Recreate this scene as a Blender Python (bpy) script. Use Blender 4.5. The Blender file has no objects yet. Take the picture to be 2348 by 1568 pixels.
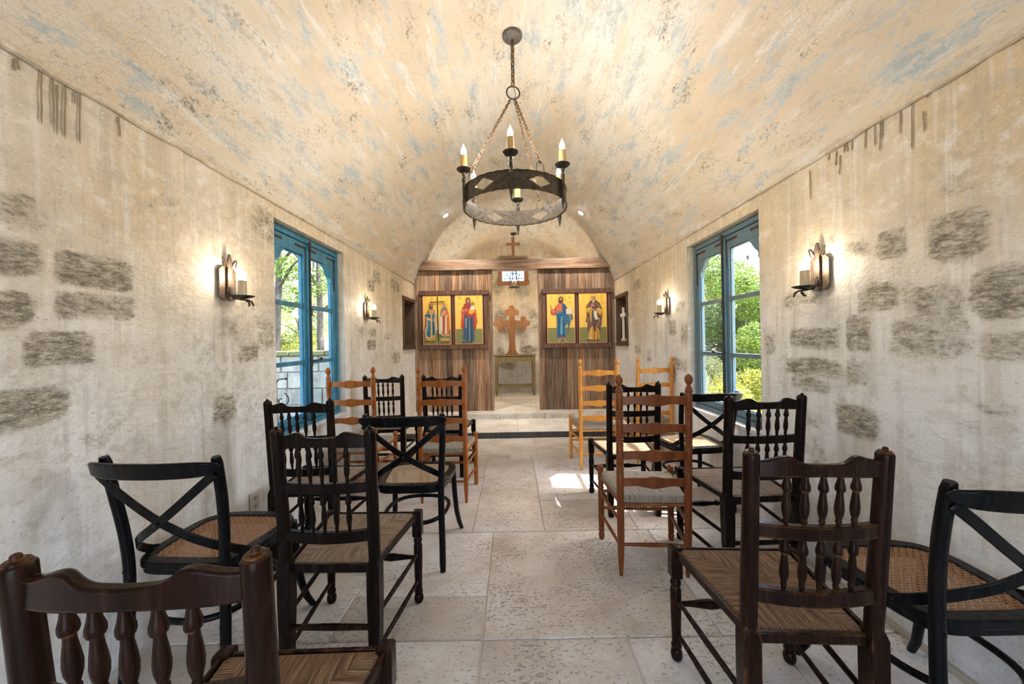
import bpy, math, random
import numpy as np
from mathutils import Vector, Matrix
PI = math.pi
random.seed(7)
S = bpy.context.scene
COL = S.collection
V = Vector
# ------------------------------------------------------------------ room dimensions (metres)
XL, XR, Y0, YS, YS2, YP, YB = -1.54, 1.61, -1.3, 4.709, 5.52, 5.753, 7.85
XC, ZSP, ZCC = 0.035, 2.18, 1.60
RV = math.hypot(XR - XC, ZSP - ZCC)
STEP1, STEP2 = 0.073, 0.157
HC, FPX, ROLL = 1.25, 840.0, math.radians(1.0)
WIN = (2.38, 3.36, 0.62, 2.08)

# ------------------------------------------------------------------ object helpers
def tag(o, label=None, cat=None, group=None, kind=None):
    if label: o['label'] = label
    if cat: o['category'] = cat
    if group: o['group'] = group
    if kind: o['kind'] = kind
    return o
def empty(name, loc=(0, 0, 0), rz=0, label=None, cat=None, group=None, kind=None):
    o = bpy.data.objects.new(name, None); COL.objects.link(o)
    o.location = loc; o.rotation_euler = (0, 0, rz); o.empty_display_size = .1
    return tag(o, label, cat, group, kind)
def copy_tree(o, parent=None):
    c = o.copy(); COL.objects.link(c)
    if parent: c.parent = parent
    for ch in list(o.children): copy_tree(ch, c)
    return c

class MB:
    def __init__(s): s.v = []; s.f = []; s.m = []; s.uv = {}; s.a = {}
    def add(s, vs, fs, mi=0, uvs=None):
        b = len(s.v); s.v += [tuple(p) for p in vs]
        for k, f in enumerate(fs):
            if uvs is not None: s.uv[len(s.f)] = uvs[k]
            s.f.append(tuple(b + i for i in f)); s.m.append(mi)
        return s
    def box(s, c, d, rz=0, M=None, mi=0):
        if M is None: M = Matrix.Rotation(rz, 3, 'Z')
        c = V(c); h = [x / 2 for x in d]
        vs = [c + M @ V((h[0]*a, h[1]*b, h[2]*e)) for a in (-1, 1) for b in (-1, 1) for e in (-1, 1)]
        return s.add(vs, [(0,1,3,2),(4,6,7,5),(0,4,5,1),(2,3,7,6),(0,2,6,4),(1,5,7,3)], mi)
    def b2(s, x0, x1, y0, y1, z0, z1, mi=0):
        return s.box(((x0+x1)/2, (y0+y1)/2, (z0+z1)/2), (x1-x0, y1-y0, z1-z0), mi=mi)
    def frames(s, pts, closed=False):
        n = len(pts); T = []
        for i in range(n):
            if closed: t = pts[(i+1) % n] - pts[i-1]
            else: t = pts[min(i+1, n-1)] - pts[max(i-1, 0)]
            T.append(t.normalized() if t.length > 1e-9 else V((0, 0, 1)))
        u = T[0].orthogonal().normalized()
        if abs(T[0].z) < .9: u = V((0, 0, 1)); u = (u - T[0]*u.dot(T[0])).normalized()
        out = []
        for t in T:
            u = u - t*u.dot(t)
            u = u.normalized() if u.length > 1e-6 else t.orthogonal().normalized()
            out.append((t, u, t.cross(u)))
        return out
    def tube(s, pts, r, n=10, closed=False, flat=1.0, mi=0, caps=True):
        pts = [V(p) for p in pts]; k = len(pts)
        if not hasattr(r, '__len__'): r = [r]*k
        fr = s.frames(pts, closed); vs = []
        for p, q, (t, u, w) in zip(pts, r, fr):
            for j in range(n):
                a = 2*PI*j/n
                vs.append(p + u*math.cos(a)*q + w*math.sin(a)*q*flat)
        fs = []
        for i in range(k if closed else k-1):
            i2 = (i+1) % k
            for j in range(n):
                fs.append((i*n+j, i*n+(j+1) % n, i2*n+(j+1) % n, i2*n+j))
        if caps and not closed:
            fs.append(tuple(range(n-1, -1, -1))); fs.append(tuple((k-1)*n+j for j in range(n)))
        return s.add(vs, fs, mi)
    def lathe(s, p0, p1, prof, n=14, mi=0):
        p0, p1 = V(p0), V(p1)
        return s.tube2([p0.lerp(p1, t) for t, r in prof], [r for t, r in prof], (p1-p0).normalized(), n, mi)
    def tube2(s, pts, r, t, n, mi=0):
        u = t.orthogonal().normalized(); w = t.cross(u); vs = []
        for p, q in zip(pts, r):
            for j in range(n):
                a = 2*PI*j/n; vs.append(p + (u*math.cos(a) + w*math.sin(a))*max(q, 1e-4))
        k = len(pts); fs = []
        for i in range(k-1):
            for j in range(n): fs.append((i*n+j, i*n+(j+1) % n, (i+1)*n+(j+1) % n, (i+1)*n+j))
        fs.append(tuple(range(n-1, -1, -1))); fs.append(tuple((k-1)*n+j for j in range(n)))
        return s.add(vs, fs, mi)
    def sweep(s, pts, up, w, h, mi=0):
        """rectangular section along a path; w sideways, h along up; either may be a list"""
        pts = [V(p) for p in pts]; k = len(pts)
        W = w if hasattr(w, '__len__') else [w]*k; Hh = h if hasattr(h, '__len__') else [h]*k
        vs = []
        for i, p in enumerate(pts):
            t = (pts[min(i+1, k-1)] - pts[max(i-1, 0)]).normalized()
            U = V(up[i]) if hasattr(up[0], '__len__') else V(up)
            U = (U - t*U.dot(t)).normalized(); sd = t.cross(U)
            for a, b in ((-1, -1), (1, -1), (1, 1), (-1, 1)):
                vs.append(p + sd*(a*W[i]/2) + U*(b*Hh[i]/2))
        fs = [(3, 2, 1, 0), tuple((k-1)*4+j for j in range(4))]
        for i in range(k-1):
            for j in range(4): fs.append((i*4+j, i*4+(j+1) % 4, (i+1)*4+(j+1) % 4, (i+1)*4+j))
        return s.add(vs, fs, mi)
    def rail(s, xs, z0, z1, yf, th, mi=0):
        """board spanning x with own bottom/top contour z0(x), z1(x), centre line y = yf(x)"""
        vs = []
        for x in xs:
            y = yf(x)
            vs += [V((x, y-th/2, z0(x))), V((x, y+th/2, z0(x))), V((x, y+th/2, z1(x))), V((x, y-th/2, z1(x)))]
        k = len(xs); fs = [(0, 1, 2, 3), tuple((k-1)*4+j for j in (3, 2, 1, 0))]
        for i in range(k-1):
            for j in range(4): fs.append((i*4+j, (i+1)*4+j, (i+1)*4+(j+1) % 4, i*4+(j+1) % 4))
        return s.add(vs, fs, mi)
    def prism(s, poly, fn, d, mi=0):
        """2D polygon, fn(u,v)->point, d = depth vector"""
        n = len(poly); d = V(d)
        a = [V(fn(*p)) for p in poly]
        vs = a + [p + d for p in a]
        fs = [tuple(range(n)), tuple(range(2*n-1, n-1, -1))]
        for i in range(n): fs.append((i, (i+1) % n + 0, n+(i+1) % n, n+i))
        return s.add(vs, fs, mi)
    def ball(s, c, r, n=12, m=8, mi=0, sz=1.0):
        prof = [(0.5-0.5*math.cos(PI*i/m), r*math.sin(PI*i/m)) for i in range(m+1)]
        return s.lathe(V(c)-V((0, 0, r*sz)), V(c)+V((0, 0, r*sz)), prof, n, mi)
    def build(s, name, mats, parent=None, bevel=0, angle=38, label=None, smooth=True, fixn=True):
        me = bpy.data.meshes.new(name)
        me.from_pydata(s.v, [], s.f)
        for m in (mats if isinstance(mats, (list, tuple)) else [mats]): me.materials.append(m)
        me.polygons.foreach_set('material_index', s.m)
        if s.uv:
            ul = me.uv_layers.new(name='UVMap')
            for p in me.polygons:
                q = s.uv.get(p.index)
                if q:
                    for li, c in zip(p.loop_indices, q): ul.data[li].uv = c
        if fixn:
            import bmesh
            bm = bmesh.new(); bm.from_mesh(me); bmesh.ops.recalc_face_normals(bm, faces=bm.faces); bm.to_mesh(me); bm.free()
        if smooth:
            me.shade_smooth(); me.set_sharp_from_angle(angle=math.radians(angle))
        o = bpy.data.objects.new(name, me); COL.objects.link(o)
        if parent: o.parent = parent
        if bevel:
            b = o.modifiers.new('bevel', 'BEVEL'); b.width = bevel; b.segments = 2; b.limit_method = 'ANGLE'; b.angle_limit = math.radians(40); b.harden_normals = False
        if label: o['label'] = label
        return o

# ------------------------------------------------------------------ material helpers
class NT:
    def __init__(s, name):
        s.m = bpy.data.materials.new(name); s.m.use_nodes = True
        s.t = s.m.node_tree; s.b = s.t.nodes['Principled BSDF']; s.out = s.t.nodes['Material Output']
        s.co = s.t.nodes.new('ShaderNodeTexCoord')
    def n(s, typ, ins=None, **kw):
        x = s.t.nodes.new('ShaderNode' + typ)
        for k, v in kw.items(): setattr(x, k, v)
        for k, v in (ins or {}).items(): s.set(x.inputs[k], v)
        return x
    def set(s, sock, v):
        if isinstance(v, bpy.types.NodeSocket): s.t.links.new(v, sock)
        elif hasattr(v, '__len__') and len(v) == 3 and sock.type == 'RGBA': sock.default_value = (*v, 1)
        else: sock.default_value = v
    def map(s, src, scale=(1, 1, 1), rot=(0, 0, 0), loc=(0, 0, 0)):
        return s.n('Mapping', {'Vector': src, 'Scale': scale, 'Rotation': rot, 'Location': loc}).outputs[0]
    def noise(s, vec, scale=5, detail=4, rough=.55, dist=0, out='Fac'):
        return s.n('TexNoise', {'Vector': vec, 'Scale': scale, 'Detail': detail, 'Roughness': rough, 'Distortion': dist}).outputs[out]
    def ramp(s, fac, *stops):
        r = s.n('ValToRGB', {'Fac': fac}); e = r.color_ramp.elements
        while len(e) < len(stops): e.new(.5)
        for el, (p, c) in zip(e, stops):
            el.position = p; el.color = (*c, 1) if hasattr(c, '__len__') else (c, c, c, 1)
        return r.outputs[0]
    def mr(s, v, a, b, c=0., d=1.):
        return s.n('MapRange', {'Value': v, 'From Min': a, 'From Max': b, 'To Min': c, 'To Max': d}).outputs[0]
    def mix(s, fac, a, b, mode='MIX'):
        x = s.n('Mix', data_type='RGBA', blend_type=mode, clamp_factor=True)
        s.set(x.inputs[0], fac); s.set(x.inputs[6], a); s.set(x.inputs[7], b); return x.outputs[2]
    def ma(s, op, a, b=0.):
        x = s.n('Math', operation=op); s.set(x.inputs[0], a); s.set(x.inputs[1], b); return x.outputs[0]
    def attr(s, name, out='Fac'): return s.n('Attribute', attribute_name=name).outputs[out]
    def bump(s, h, strength=.3, dist=.01, nrm=None):
        x = s.n('Bump', {'Height': h, 'Strength': strength, 'Distance': dist})
        if nrm is not None: s.set(x.inputs['Normal'], nrm)
        return x.outputs[0]
    def fin(s, color=None, rough=None, normal=None, **kw):
        if color is not None: s.set(s.b.inputs['Base Color'], color)
        if rough is not None: s.set(s.b.inputs['Roughness'], rough)
        if normal is not None: s.set(s.b.inputs['Normal'], normal)
        for k, v in kw.items(): s.set(s.b.inputs[k.replace('_', ' ')], v)
        return s.m

def M_plain(name, c, rough=.5, **kw): return NT(name).fin(c, rough, **kw)

def M_plaster_wall():
    t = NT('aged_plaster_wall'); g = t.n('NewGeometry').outputs['Position']
    z = t.n('SeparateXYZ', {0: g}).outputs[2]
    big = t.attr('tint')
    base = t.ramp(big, (.30, (.57, .50, .40)), (.45, (.66, .61, .53)), (.58, (.71, .685, .64)), (.75, (.74, .73, .71)))
    # lamp warmth painted as tan towards the cornice, mixed with real damp stains
    tw = t.attr('glow_stain')
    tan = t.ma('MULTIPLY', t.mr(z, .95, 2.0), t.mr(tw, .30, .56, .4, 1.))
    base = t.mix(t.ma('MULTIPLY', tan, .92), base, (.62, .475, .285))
    # daylight on the lower wall painted in as a paler, cooler colour
    lw_ = t.attr('daylight')
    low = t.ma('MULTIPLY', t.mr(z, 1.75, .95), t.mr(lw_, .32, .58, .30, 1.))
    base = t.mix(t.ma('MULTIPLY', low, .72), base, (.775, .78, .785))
    # vertical water streaks
    st = t.noise(t.map(g, (9, 9, .7)), 1.0, 3, .68)
    base = t.mix(t.mr(st, .48, .70, 0, .5), base, (.46, .40, .31))
    st2 = t.noise(t.map(g, (22, 22, 1.1), loc=(3, 7, 1)), 1.0, 3, .65)
    base = t.mix(t.mr(st2, .53, .70, 0, .55), base, (.80, .79, .76))
    st3 = t.noise(t.map(g, (36, 36, 1.8), loc=(9, 2, 4)), 1.0, 3, .65)
    base = t.mix(t.mr(st3, .56, .72, 0, .45), base, (.40, .36, .30))
    # grey grime clouds broken up by fine mottling
    cl = t.attr('grime')
    mot = t.noise(t.map(g, (1, 1, 1)), 30, 4, .8)
    mot2 = t.noise(t.map(g, (1, .8, 1.3)), 75, 2, .7)
    mid = t.noise(t.map(g, (1, 1, 1.3), loc=(1, 4, 2)), 9, 4, .72)
    gr = t.ma('MULTIPLY', t.mr(cl, .50, .70), t.mr(mot, .46, .60))
    base = t.mix(t.ma('MULTIPLY', gr, .5), base, (.33, .305, .26))
    base = t.mix(t.mr(mid, .53, .70, 0, .58), base, (.43, .39, .32))
    base = t.mix(t.mr(mid, .46, .34, 0, .55), base, (.78, .765, .73))
    # exposed stones
    stn = t.attr('stone')
    slate = t.noise(t.map(g, (1, 1, 3.0)), 17, 4, .88)
    scol = t.ramp(slate, (.37, (.06, .053, .042)), (.44, (.19, .165, .12)), (.50, (.37, .325, .245)), (.56, (.56, .515, .42)), (.63, (.77, .745, .69)))
    sm = t.mr(t.ma('ADD', t.ma('ADD', t.ma('MULTIPLY', stn, .8), t.ma('MULTIPLY', t.ma('SUBTRACT', mid, .5), 1.5)), t.ma('MULTIPLY', t.ma('SUBTRACT', mot, .5), 1.7)), .17, .58)
    sm = t.ma('MULTIPLY', sm, t.mr(stn, .06, .34))
    base = t.mix(t.ma('MULTIPLY', t.mr(t.ma('ADD', stn, t.ma('MULTIPLY', t.ma('SUBTRACT', mid, .5), 1.2)), .25, .8), .55), base, (.47, .42, .33))
    base = t.mix(t.ma('MULTIPLY', sm, .72), base, scol)
    # flecks
    base = t.mix(t.mr(mot2, .64, .73, 0, .5), base, (.22, .195, .16))
    base = t.mix(t.mr(mot2, .38, .28, 0, .5), base, (.86, .85, .82))
    lump = t.noise(t.map(g, (12, 12, 19)), 1.0, 3, .72)
    h = t.ma('ADD', t.ma('MULTIPLY', lump, .9), t.ma('MULTIPLY', mot, .5))
    h = t.ma('ADD', h, t.ma('MULTIPLY', t.ma('MULTIPLY', t.ma('SUBTRACT', slate, .5), stn), 3.6))
    return t.fin(base, t.mr(st2, .4, .7, .65, .45), t.bump(h, .7, .014), Specular_IOR_Level=.3)

def M_plaster_vault():
    t = NT('aged_plaster_vault'); u = t.co.outputs['UV']      # u = along the nave, v = along the arc, metres
    big = t.attr('tint')
    base = t.ramp(big, (.30, (.60, .49, .355)), (.45, (.67, .58, .455)), (.57, (.69, .635, .545)), (.72, (.70, .675, .63)))
    pn = t.noise(t.map(u, (.62, 2.0, 1), loc=(4, 2, 0)), 4.2, 5, .72)
    pn2 = t.noise(t.map(u, (.45, 3.2, 1), loc=(1, 9, 0)), 3.6, 4, .72)
    pn3 = t.noise(t.map(u, (.7, 1.8, 1), loc=(6, 3, 0)), 7.5, 4, .72)
    fine = t.noise(t.map(u, (1, 1.3, 1)), 36, 4, .8)
    br = t.ma('MULTIPLY', t.ma('SUBTRACT', fine, .5), .42)
    base = t.mix(t.mr(t.ma('ADD', pn2, br), .55, .63, 0, .65), base, (.74, .715, .665))
    base = t.mix(t.mr(t.ma('ADD', pn2, br), .45, .35, 0, .65), base, (.665, .54, .38))
    base = t.mix(t.mr(t.ma('ADD', pn3, br), .54, .64, 0, .6), base, (.47, .41, .33))
    fp = t.ma('ADD', pn, br)
    base = t.mix(t.mr(fp, .54, .585, 0, .75), base, (.475, .515, .515))
    base = t.mix(t.mr(fp, .61, .65, 0, .7), base, (.375, .435, .45))
    # craquelure
    vor = t.n('TexVoronoi', {'Vector': t.map(u, (1, 1.2, 1)), 'Scale': 40.}, feature='DISTANCE_TO_EDGE').outputs['Distance']
    cm = t.attr('grime')
    crack = t.ma('MULTIPLY', t.mr(vor, .035, .012), t.mr(cm, .50, .58))
    base = t.mix(t.ma('MULTIPLY', crack, .5), base, (.36, .29, .21))
    # dark flaked patches
    dk = t.noise(t.map(u, (.8, 1.7, 1), loc=(2, 5, 0)), 2.6, 5, .74)
    dk = t.ma('ADD', dk, t.ma('MULTIPLY', t.ma('SUBTRACT', fine, .5), .75))
    base = t.mix(t.mr(dk, .61, .67, 0, .75), base, (.33, .29, .235))
    base = t.mix(t.mr(dk, .69, .73, 0, .85), base, (.17, .145, .12))
    fl = t.noise(t.map(u, (1, 1.7, 1)), 70, 2, .72)
    base = t.mix(t.mr(fl, .64, .74, 0, .5), base, (.36, .32, .26))
    base = t.mix(t.mr(fl, .38, .28, 0, .45), base, (.82, .79, .72))
    h = fine
    return t.fin(base, .62, t.bump(h, .45, .010), Specular_IOR_Level=.25)

def M_floor():
    t = NT('limestone_slabs'); g = t.n('NewGeometry').outputs['Position']
    tone = t.attr('tone')
    n1 = t.noise(t.map(g, (1, 1.2, 1)), 3.2, 4, .65)
    base = t.ramp(n1, (.3, (.52, .47, .41)), (.46, (.64, .60, .55)), (.58, (.715, .695, .655)), (.74, (.77, .76, .74)))
    base = t.mix(1., base, t.ramp(tone, (0., (.76, .70, .63)), (.5, (.95, .935, .92)), (1., (1.08, 1.08, 1.09))), 'MULTIPLY')
    pit = t.noise(t.map(g, (.9, 1.3, 1)), 55, 3, .66)
    pit2 = t.noise(t.map(g, (.9, 1.3, 1), loc=(3, 3, 0)), 20, 5, .76)
    pa = t.noise(t.map(g, (1, 1, 1), loc=(1, 5, 0)), 2.4, 4, .6)
    thr = t.mr(pa, .36, .62, .65, .555)
    pm = t.mr(t.ma('SUBTRACT', pit, thr), 0, .06)
    pm2 = t.mr(t.ma('SUBTRACT', pit2, t.ma('ADD', thr, .03)), 0, .06)
    pits = t.ma('MAXIMUM', pm, pm2)
    base = t.mix(t.mr(pit2, .50, .66, 0, .35), base, (.46, .42, .37))
    base = t.mix(t.ma('MULTIPLY', pits, .6), base, (.36, .32, .27))
    wh = t.noise(t.map(g, (1, 1.2, 1), loc=(8, 5, 0)), 50, 3, .7)
    base = t.mix(t.mr(wh, .58, .70, 0, .5), base, (.76, .74, .70))
    h = t.ma('ADD', t.ma('MULTIPLY', pits, -1.2), t.ma('MULTIPLY', pit2, .7))
    return t.fin(base, t.mr(n1, .3, .7, .50, .34), t.bump(h, .8, .008), Specular_IOR_Level=.4)

def M_wood(name, dark, mid, light, rough=.35, scale=9, worn=None, edge=0., axis=(1, 1, 9), coat=0, point_range=(.52, .60), spec=.5, rand=0.):
    """grain runs along local z unless axis says otherwise"""
    t = NT(name); o = t.co.outputs['Object']
    sc = tuple(scale/a for a in axis)
    if rand:
        r = t.n('ObjectInfo').outputs['Random']
        o = t.n('VectorMath', {0: o, 1: t.n('CombineXYZ', {0: t.ma('MULTIPLY', r, 9.), 1: t.ma('MULTIPLY', r, 5.), 2: r}).outputs[0]}, operation='ADD').outputs[0]
    gr = t.noise(t.map(o, sc), 4., 6, .65, .35)
    c = t.ramp(gr, (.3, dark), (.5, mid), (.72, light))
    if worn:
        pt = t.n('NewGeometry').outputs['Pointiness']
        w = t.noise(t.map(o, (1, 1, 1)), 12, 4, .6)
        f = t.ma('MULTIPLY', t.mr(pt, *point_range), t.mr(w, .40, .58))
        if edge:
            bv = t.n('Bevel', {'Radius': edge}, samples=6).outputs[0]
            dt = t.n('VectorMath', {0: bv, 1: t.n('NewGeometry').outputs['Normal']}, operation='DOT_PRODUCT').outputs['Value']
            f = t.ma('MULTIPLY', t.mr(dt, .985, .90), t.mr(w, .46, .60))
        c = t.mix(t.ma('MULTIPLY', f, .85), c, worn)
    return t.fin(c, t.mr(gr, .3, .7, rough, rough+.12), t.bump(gr, .08, .004), Coat_Weight=coat, Coat_Roughness=.2, Specular_IOR_Level=spec)

def M_planks(name, along='z'):
    """weathered barn boards: tone attribute per board, grain along the board"""
    t = NT(name); g = t.n('NewGeometry').outputs['Position']; tone = t.attr('tone')
    off = t.n('CombineXYZ', {0: t.ma('MULTIPLY', tone, 31.), 2: t.ma('MULTIPLY', tone, 13.)}).outputs[0]
    p = t.n('VectorMath', {0: g, 1: off}, operation='ADD').outputs[0]
    sc = (22, 22, 1.2) if along == 'z' else (1.2, 16, 22)
    gr = t.noise(t.map(p, sc), 1.6, 5, .7, .5)
    c = t.ramp(gr, (.32, (.06, .040, .028)), (.44, (.155, .100, .066)), (.56, (.235, .16, .11)), (.72, (.35, .275, .205)))
    c = t.mix(1., c, t.ramp(tone, (0., (.62, .58, .58)), (.25, (1.0, .97, .96)), (.5, (1.35, 1.15, .98)), (.75, (1.5, 1.45, 1.4)), (1., (1.75, 1.35, 1.0))), 'MULTIPLY')
    bl = t.noise(t.map(p, (4, 4, .8) if along == 'z' else (.8, 4, 4)), 1.5, 4, .6)
    c = t.mix(t.mr(bl, .5, .72, 0, .5), c, (.30, .26, .225))
    kn = t.noise(t.map(p, (3, 3, 1.5)), 6, 3, .6)
    c = t.mix(t.mr(kn, .69, .74, 0, .8), c, (.03, .02, .015))
    return t.fin(c, .72, t.bump(gr, .5, .006), Specular_IOR_Level=.25)

def M_rush(name, c0, c1, c2, c3):
    t = NT(name); u = t.co.outputs['UV']     # u across the strands, v along them, metres
    dn = t.noise(t.map(u, (30, 30, 1)), 1., 3, .6)
    uu = t.n('SeparateXYZ', {0: u}).outputs[0]
    ph = t.ma('ADD', t.ma('MULTIPLY', uu, 2*PI/.0056), t.ma('MULTIPLY', dn, 3.2))
    wv = t.ma('SINE', ph)
    st = t.noise(t.map(u, (190, 8, 1)), 1., 4, .7)
    c = t.ramp(st, (.3, c0), (.45, c1), (.57, c2), (.75, c3))
    c = t.mix(t.mr(wv, -.35, -1., 0, .75), c, tuple(x*.25 for x in c0))
    h = t.ma('ADD', t.ma('MULTIPLY', wv, .5), t.ma('MULTIPLY', st, .9))
    return t.fin(c, .62, t.bump(h, .9, .004), Specular_IOR_Level=.3)

def M_iron(name='wrought_iron', a=(.022, .020, .018), b=(.075, .062, .05), rough=.55):
    t = NT(name); o = t.co.outputs['Object']
    n = t.noise(o, 45, 5, .65)
    return t.fin(t.ramp(n, (.35, a), (.7, b)), rough, t.bump(n, .3, .003), Metallic=.55)

def M_paint(name, a, b, c, lo=.46, hi=.62):
    t = NT(name); g = t.n('NewGeometry').outputs['Position']
    n = t.noise(t.map(g, (9, 9, 2.2)), 2.2, 6, .68, .4); n2 = t.noise(g, 60, 4, .6)
    col = t.mix(t.mr(n, lo, hi), a, b)
    col = t.mix(t.mr(t.ma('ADD', n2, t.ma('MULTIPLY', n, .4)), .78, .86), col, c)
    return t.fin(col, .5, t.bump(n, .2, .003))

def M_emit(name, c, s):
    m = bpy.data.materials.new(name); m.use_nodes = True; t = m.node_tree
    t.nodes.remove(t.nodes['Principled BSDF']); e = t.nodes.new('ShaderNodeEmission')
    e.inputs[0].default_value = (*c, 1); e.inputs[1].default_value = s
    t.links.new(e.outputs[0], t.nodes['Material Output'].inputs[0]); return m

def M_glass(name, tint=(1, 1, 1)):
    m = bpy.data.materials.new(name); m.use_nodes = True; t = m.node_tree
    t.nodes.remove(t.nodes['Principled BSDF'])
    a = t.nodes.new('ShaderNodeBsdfTransparent'); a.inputs[0].default_value = (*tint, 1)
    b = t.nodes.new('ShaderNodeBsdfGlossy'); b.inputs['Roughness'].default_value = .02
    lw = t.nodes.new('ShaderNodeLayerWeight'); lw.inputs[0].default_value = .5
    f = t.nodes.new('ShaderNodeMath'); f.operation = 'POWER'; f.inputs[1].default_value = 4.5; t.links.new(lw.outputs['Facing'], f.inputs[0])
    f2 = t.nodes.new('ShaderNodeMath'); f2.operation = 'MULTIPLY_ADD'; f2.inputs[1].default_value = .45; f2.inputs[2].default_value = .02; t.links.new(f.outputs[0], f2.inputs[0]); f = f2
    x = t.nodes.new('ShaderNodeMixShader')
    t.links.new(f.outputs[0], x.inputs[0]); t.links.new(a.outputs[0], x.inputs[1]); t.links.new(b.outputs[0], x.inputs[2])
    t.links.new(x.outputs[0], t.nodes['Material Output'].inputs[0]); return m

def M_leaf(name, cols, trans=.35):
    t = NT(name); tone = t.attr('tone')
    c = t.ramp(tone, *[(i/(len(cols)-1), k) for i, k in enumerate(cols)])
    tr = t.n('BsdfTranslucent', {'Color': c}); mx = t.n('MixShader', {0: trans})
    t.set(t.b.inputs['Base Color'], c); t.b.inputs['Roughness'].default_value = .45
    t.t.links.new(t.b.outputs[0], mx.inputs[1]); t.t.links.new(tr.outputs[0], mx.inputs[2])
    t.t.links.new(mx.outputs[0], t.out.inputs[0]); return t.m

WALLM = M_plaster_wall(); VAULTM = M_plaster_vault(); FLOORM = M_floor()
GROUT = M_plain('lime_grout', (.50, .455, .40), .85)
DARKW = M_wood('dark_stained_oak', (.005, .003, .0024), (.009, .005, .0036), (.020, .010, .006), .2, 9, (.17, .07, .028), coat=.0, rand=1, spec=.11, point_range=(.58, .70))
BROWNW = M_wood('walnut_stained_oak', (.007, .0028, .0018), (.015, .0058, .0034), (.033, .013, .0068), .2, 9, (.36, .15, .045), coat=.0, rand=1, point_range=(.57, .66), spec=.11, edge=.007)
BLACKW = M_wood('black_lacquered_beech', (.003, .003, .0035), (.005, .005, .0055), (.010, .009, .008), .2, 9, (.16, .06, .025), coat=.0, rand=1, point_range=(.60, .68), spec=.13)
ORANGEW = M_wood('honey_maple', (.19, .050, .007), (.28, .080, .011), (.36, .115, .02), .28, 8, None, spec=.3, coat=.0, rand=1)
REDW = M_wood('russet_maple', (.115, .030, .009), (.17, .046, .012), (.23, .072, .02), .28, 8, (.36, .15, .055), spec=.25, coat=.0, point_range=(.55, .68), rand=1)
GOLDW = M_wood('golden_maple', (.46, .17, .026), (.58, .235, .038), (.66, .30, .07), .28, 8, None, spec=.3, coat=.0, rand=1)
RUSHB = M_rush('brown_rush', (.055, .026, .012), (.20, .105, .05), (.36, .215, .115), (.62, .47, .32))
RUSHT = M_rush('tan_rush', (.10, .062, .034), (.29, .19, .11), (.45, .34, .23), (.66, .56, .44))
RUSHG = M_rush('pale_rush', (.22, .17, .11), (.40, .335, .245), (.54, .48, .38), (.72, .68, .58))
CANE = M_wood('woven_cane', (.17, .075, .03), (.30, .15, .065), (.48, .30, .16), .4, 30, None, (1, 1, 1))
CANEP = M_wood('pale_woven_cane', (.26, .17, .09), (.42, .30, .18), (.58, .46, .32), .4, 30, None, (1, 1, 1))
IRON = M_iron(); IRONW = M_iron('bronzed_iron', (.075, .055, .042), (.20, .155, .12), .5)
CHANDIRON = M_iron('forged_iron_band', (.036, .031, .024), (.135, .105, .072), .5)
RUSTY = M_iron('rusted_chain', (.10, .058, .030), (.28, .17, .085), .6)
BARN = M_planks('weathered_barn_boards', 'z'); BARNX = M_planks('weathered_barn_beam', 'x')
FRAMEW = M_wood('dark_frame_board', (.05, .022, .012), (.10, .045, .026), (.19, .11, .07), .6, 9, None, (9, 1, 9))
SCREW = M_plain('iron_screw', (.08, .075, .07), .4, Metallic=.8)
CANDLE = None
def M_candle():
    t = NT('ivory_candle_sleeve'); o = t.co.outputs['Object']
    n = t.noise(t.map(o, (60, 60, 6)), 1, 4, .6)
    return t.fin(t.ramp(n, (.35, (.42, .24, .06)), (.55, (.60, .40, .15)), (.75, (.70, .56, .32))), .5, Subsurface_Weight=.0)
CANDLE = M_candle()
def M_sleeve2():
    t = NT('drip_wax_sleeve'); o = t.co.outputs['Object']
    n = t.noise(t.map(o, (60, 60, 6)), 1, 4, .6)
    return t.fin(t.ramp(n, (.35, (.42, .31, .16)), (.55, (.58, .50, .36)), (.75, (.66, .60, .48))), .5)
SLEEVE = M_sleeve2()
BULB = M_emit('lit_bulb', (1., .94, .87), 235.)
BULBS = M_emit('lit_sconce_bulb', (1., .82, .60), 85.)
BULBL = M_emit('lit_lantern_bulb', (1., .70, .40), 30.)
SPOT = M_emit('lit_downlight', (1., .92, .82), 120.)
GLASS = M_glass('window_glass')
BLUE = M_paint('turquoise_window_paint', (.018, .155, .27), (.045, .235, .34), (.15, .17, .16))
BLUEG = M_paint('weathered_grey_blue_paint', (.115, .165, .19), (.06, .185, .27), (.13, .085, .06))
STRAP = M_iron('rusted_strap_iron', (.05, .028, .02), (.13, .075, .05), .65)

# ------------------------------------------------------------------ numpy value noise
_rs = np.random.RandomState(3); _lat = _rs.rand(256, 256)
def vn(x, y, s, octv=4, seed=0):
    out = np.zeros_like(x); amp = 1.; tot = 0
    for k in range(octv):
        X = x*s + 17.3*seed + 5.1*k; Y = y*s + 9.7*seed + 3.3*k
        xi = np.floor(X).astype(int); yi = np.floor(Y).astype(int); fx = X-xi; fy = Y-yi
        fx = fx*fx*(3-2*fx); fy = fy*fy*(3-2*fy)
        a = _lat[xi % 256, yi % 256]; b = _lat[(xi+1) % 256, yi % 256]; c = _lat[xi % 256, (yi+1) % 256]; d = _lat[(xi+1) % 256, (yi+1) % 256]
        out += amp*((a*(1-fx)+b*fx)*(1-fy)+(c*(1-fx)+d*fx)*fy); tot += amp; amp *= .5; s *= 2
    return out/tot
def nz(x, y, s, o, seed): return (vn(x, y, s, o, seed)-.5)*.78+.5
def masks(y, z):
    return {'tint': nz(y, z, 1.3, 5, 20), 'glow_stain': nz(y*1.5, z*.8, 1.2, 5, 21), 'daylight': nz(y*6, z*1.2, 1.1, 4, 22), 'grime': nz(y, z*1.2, 2.2, 5, 23)}
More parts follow.
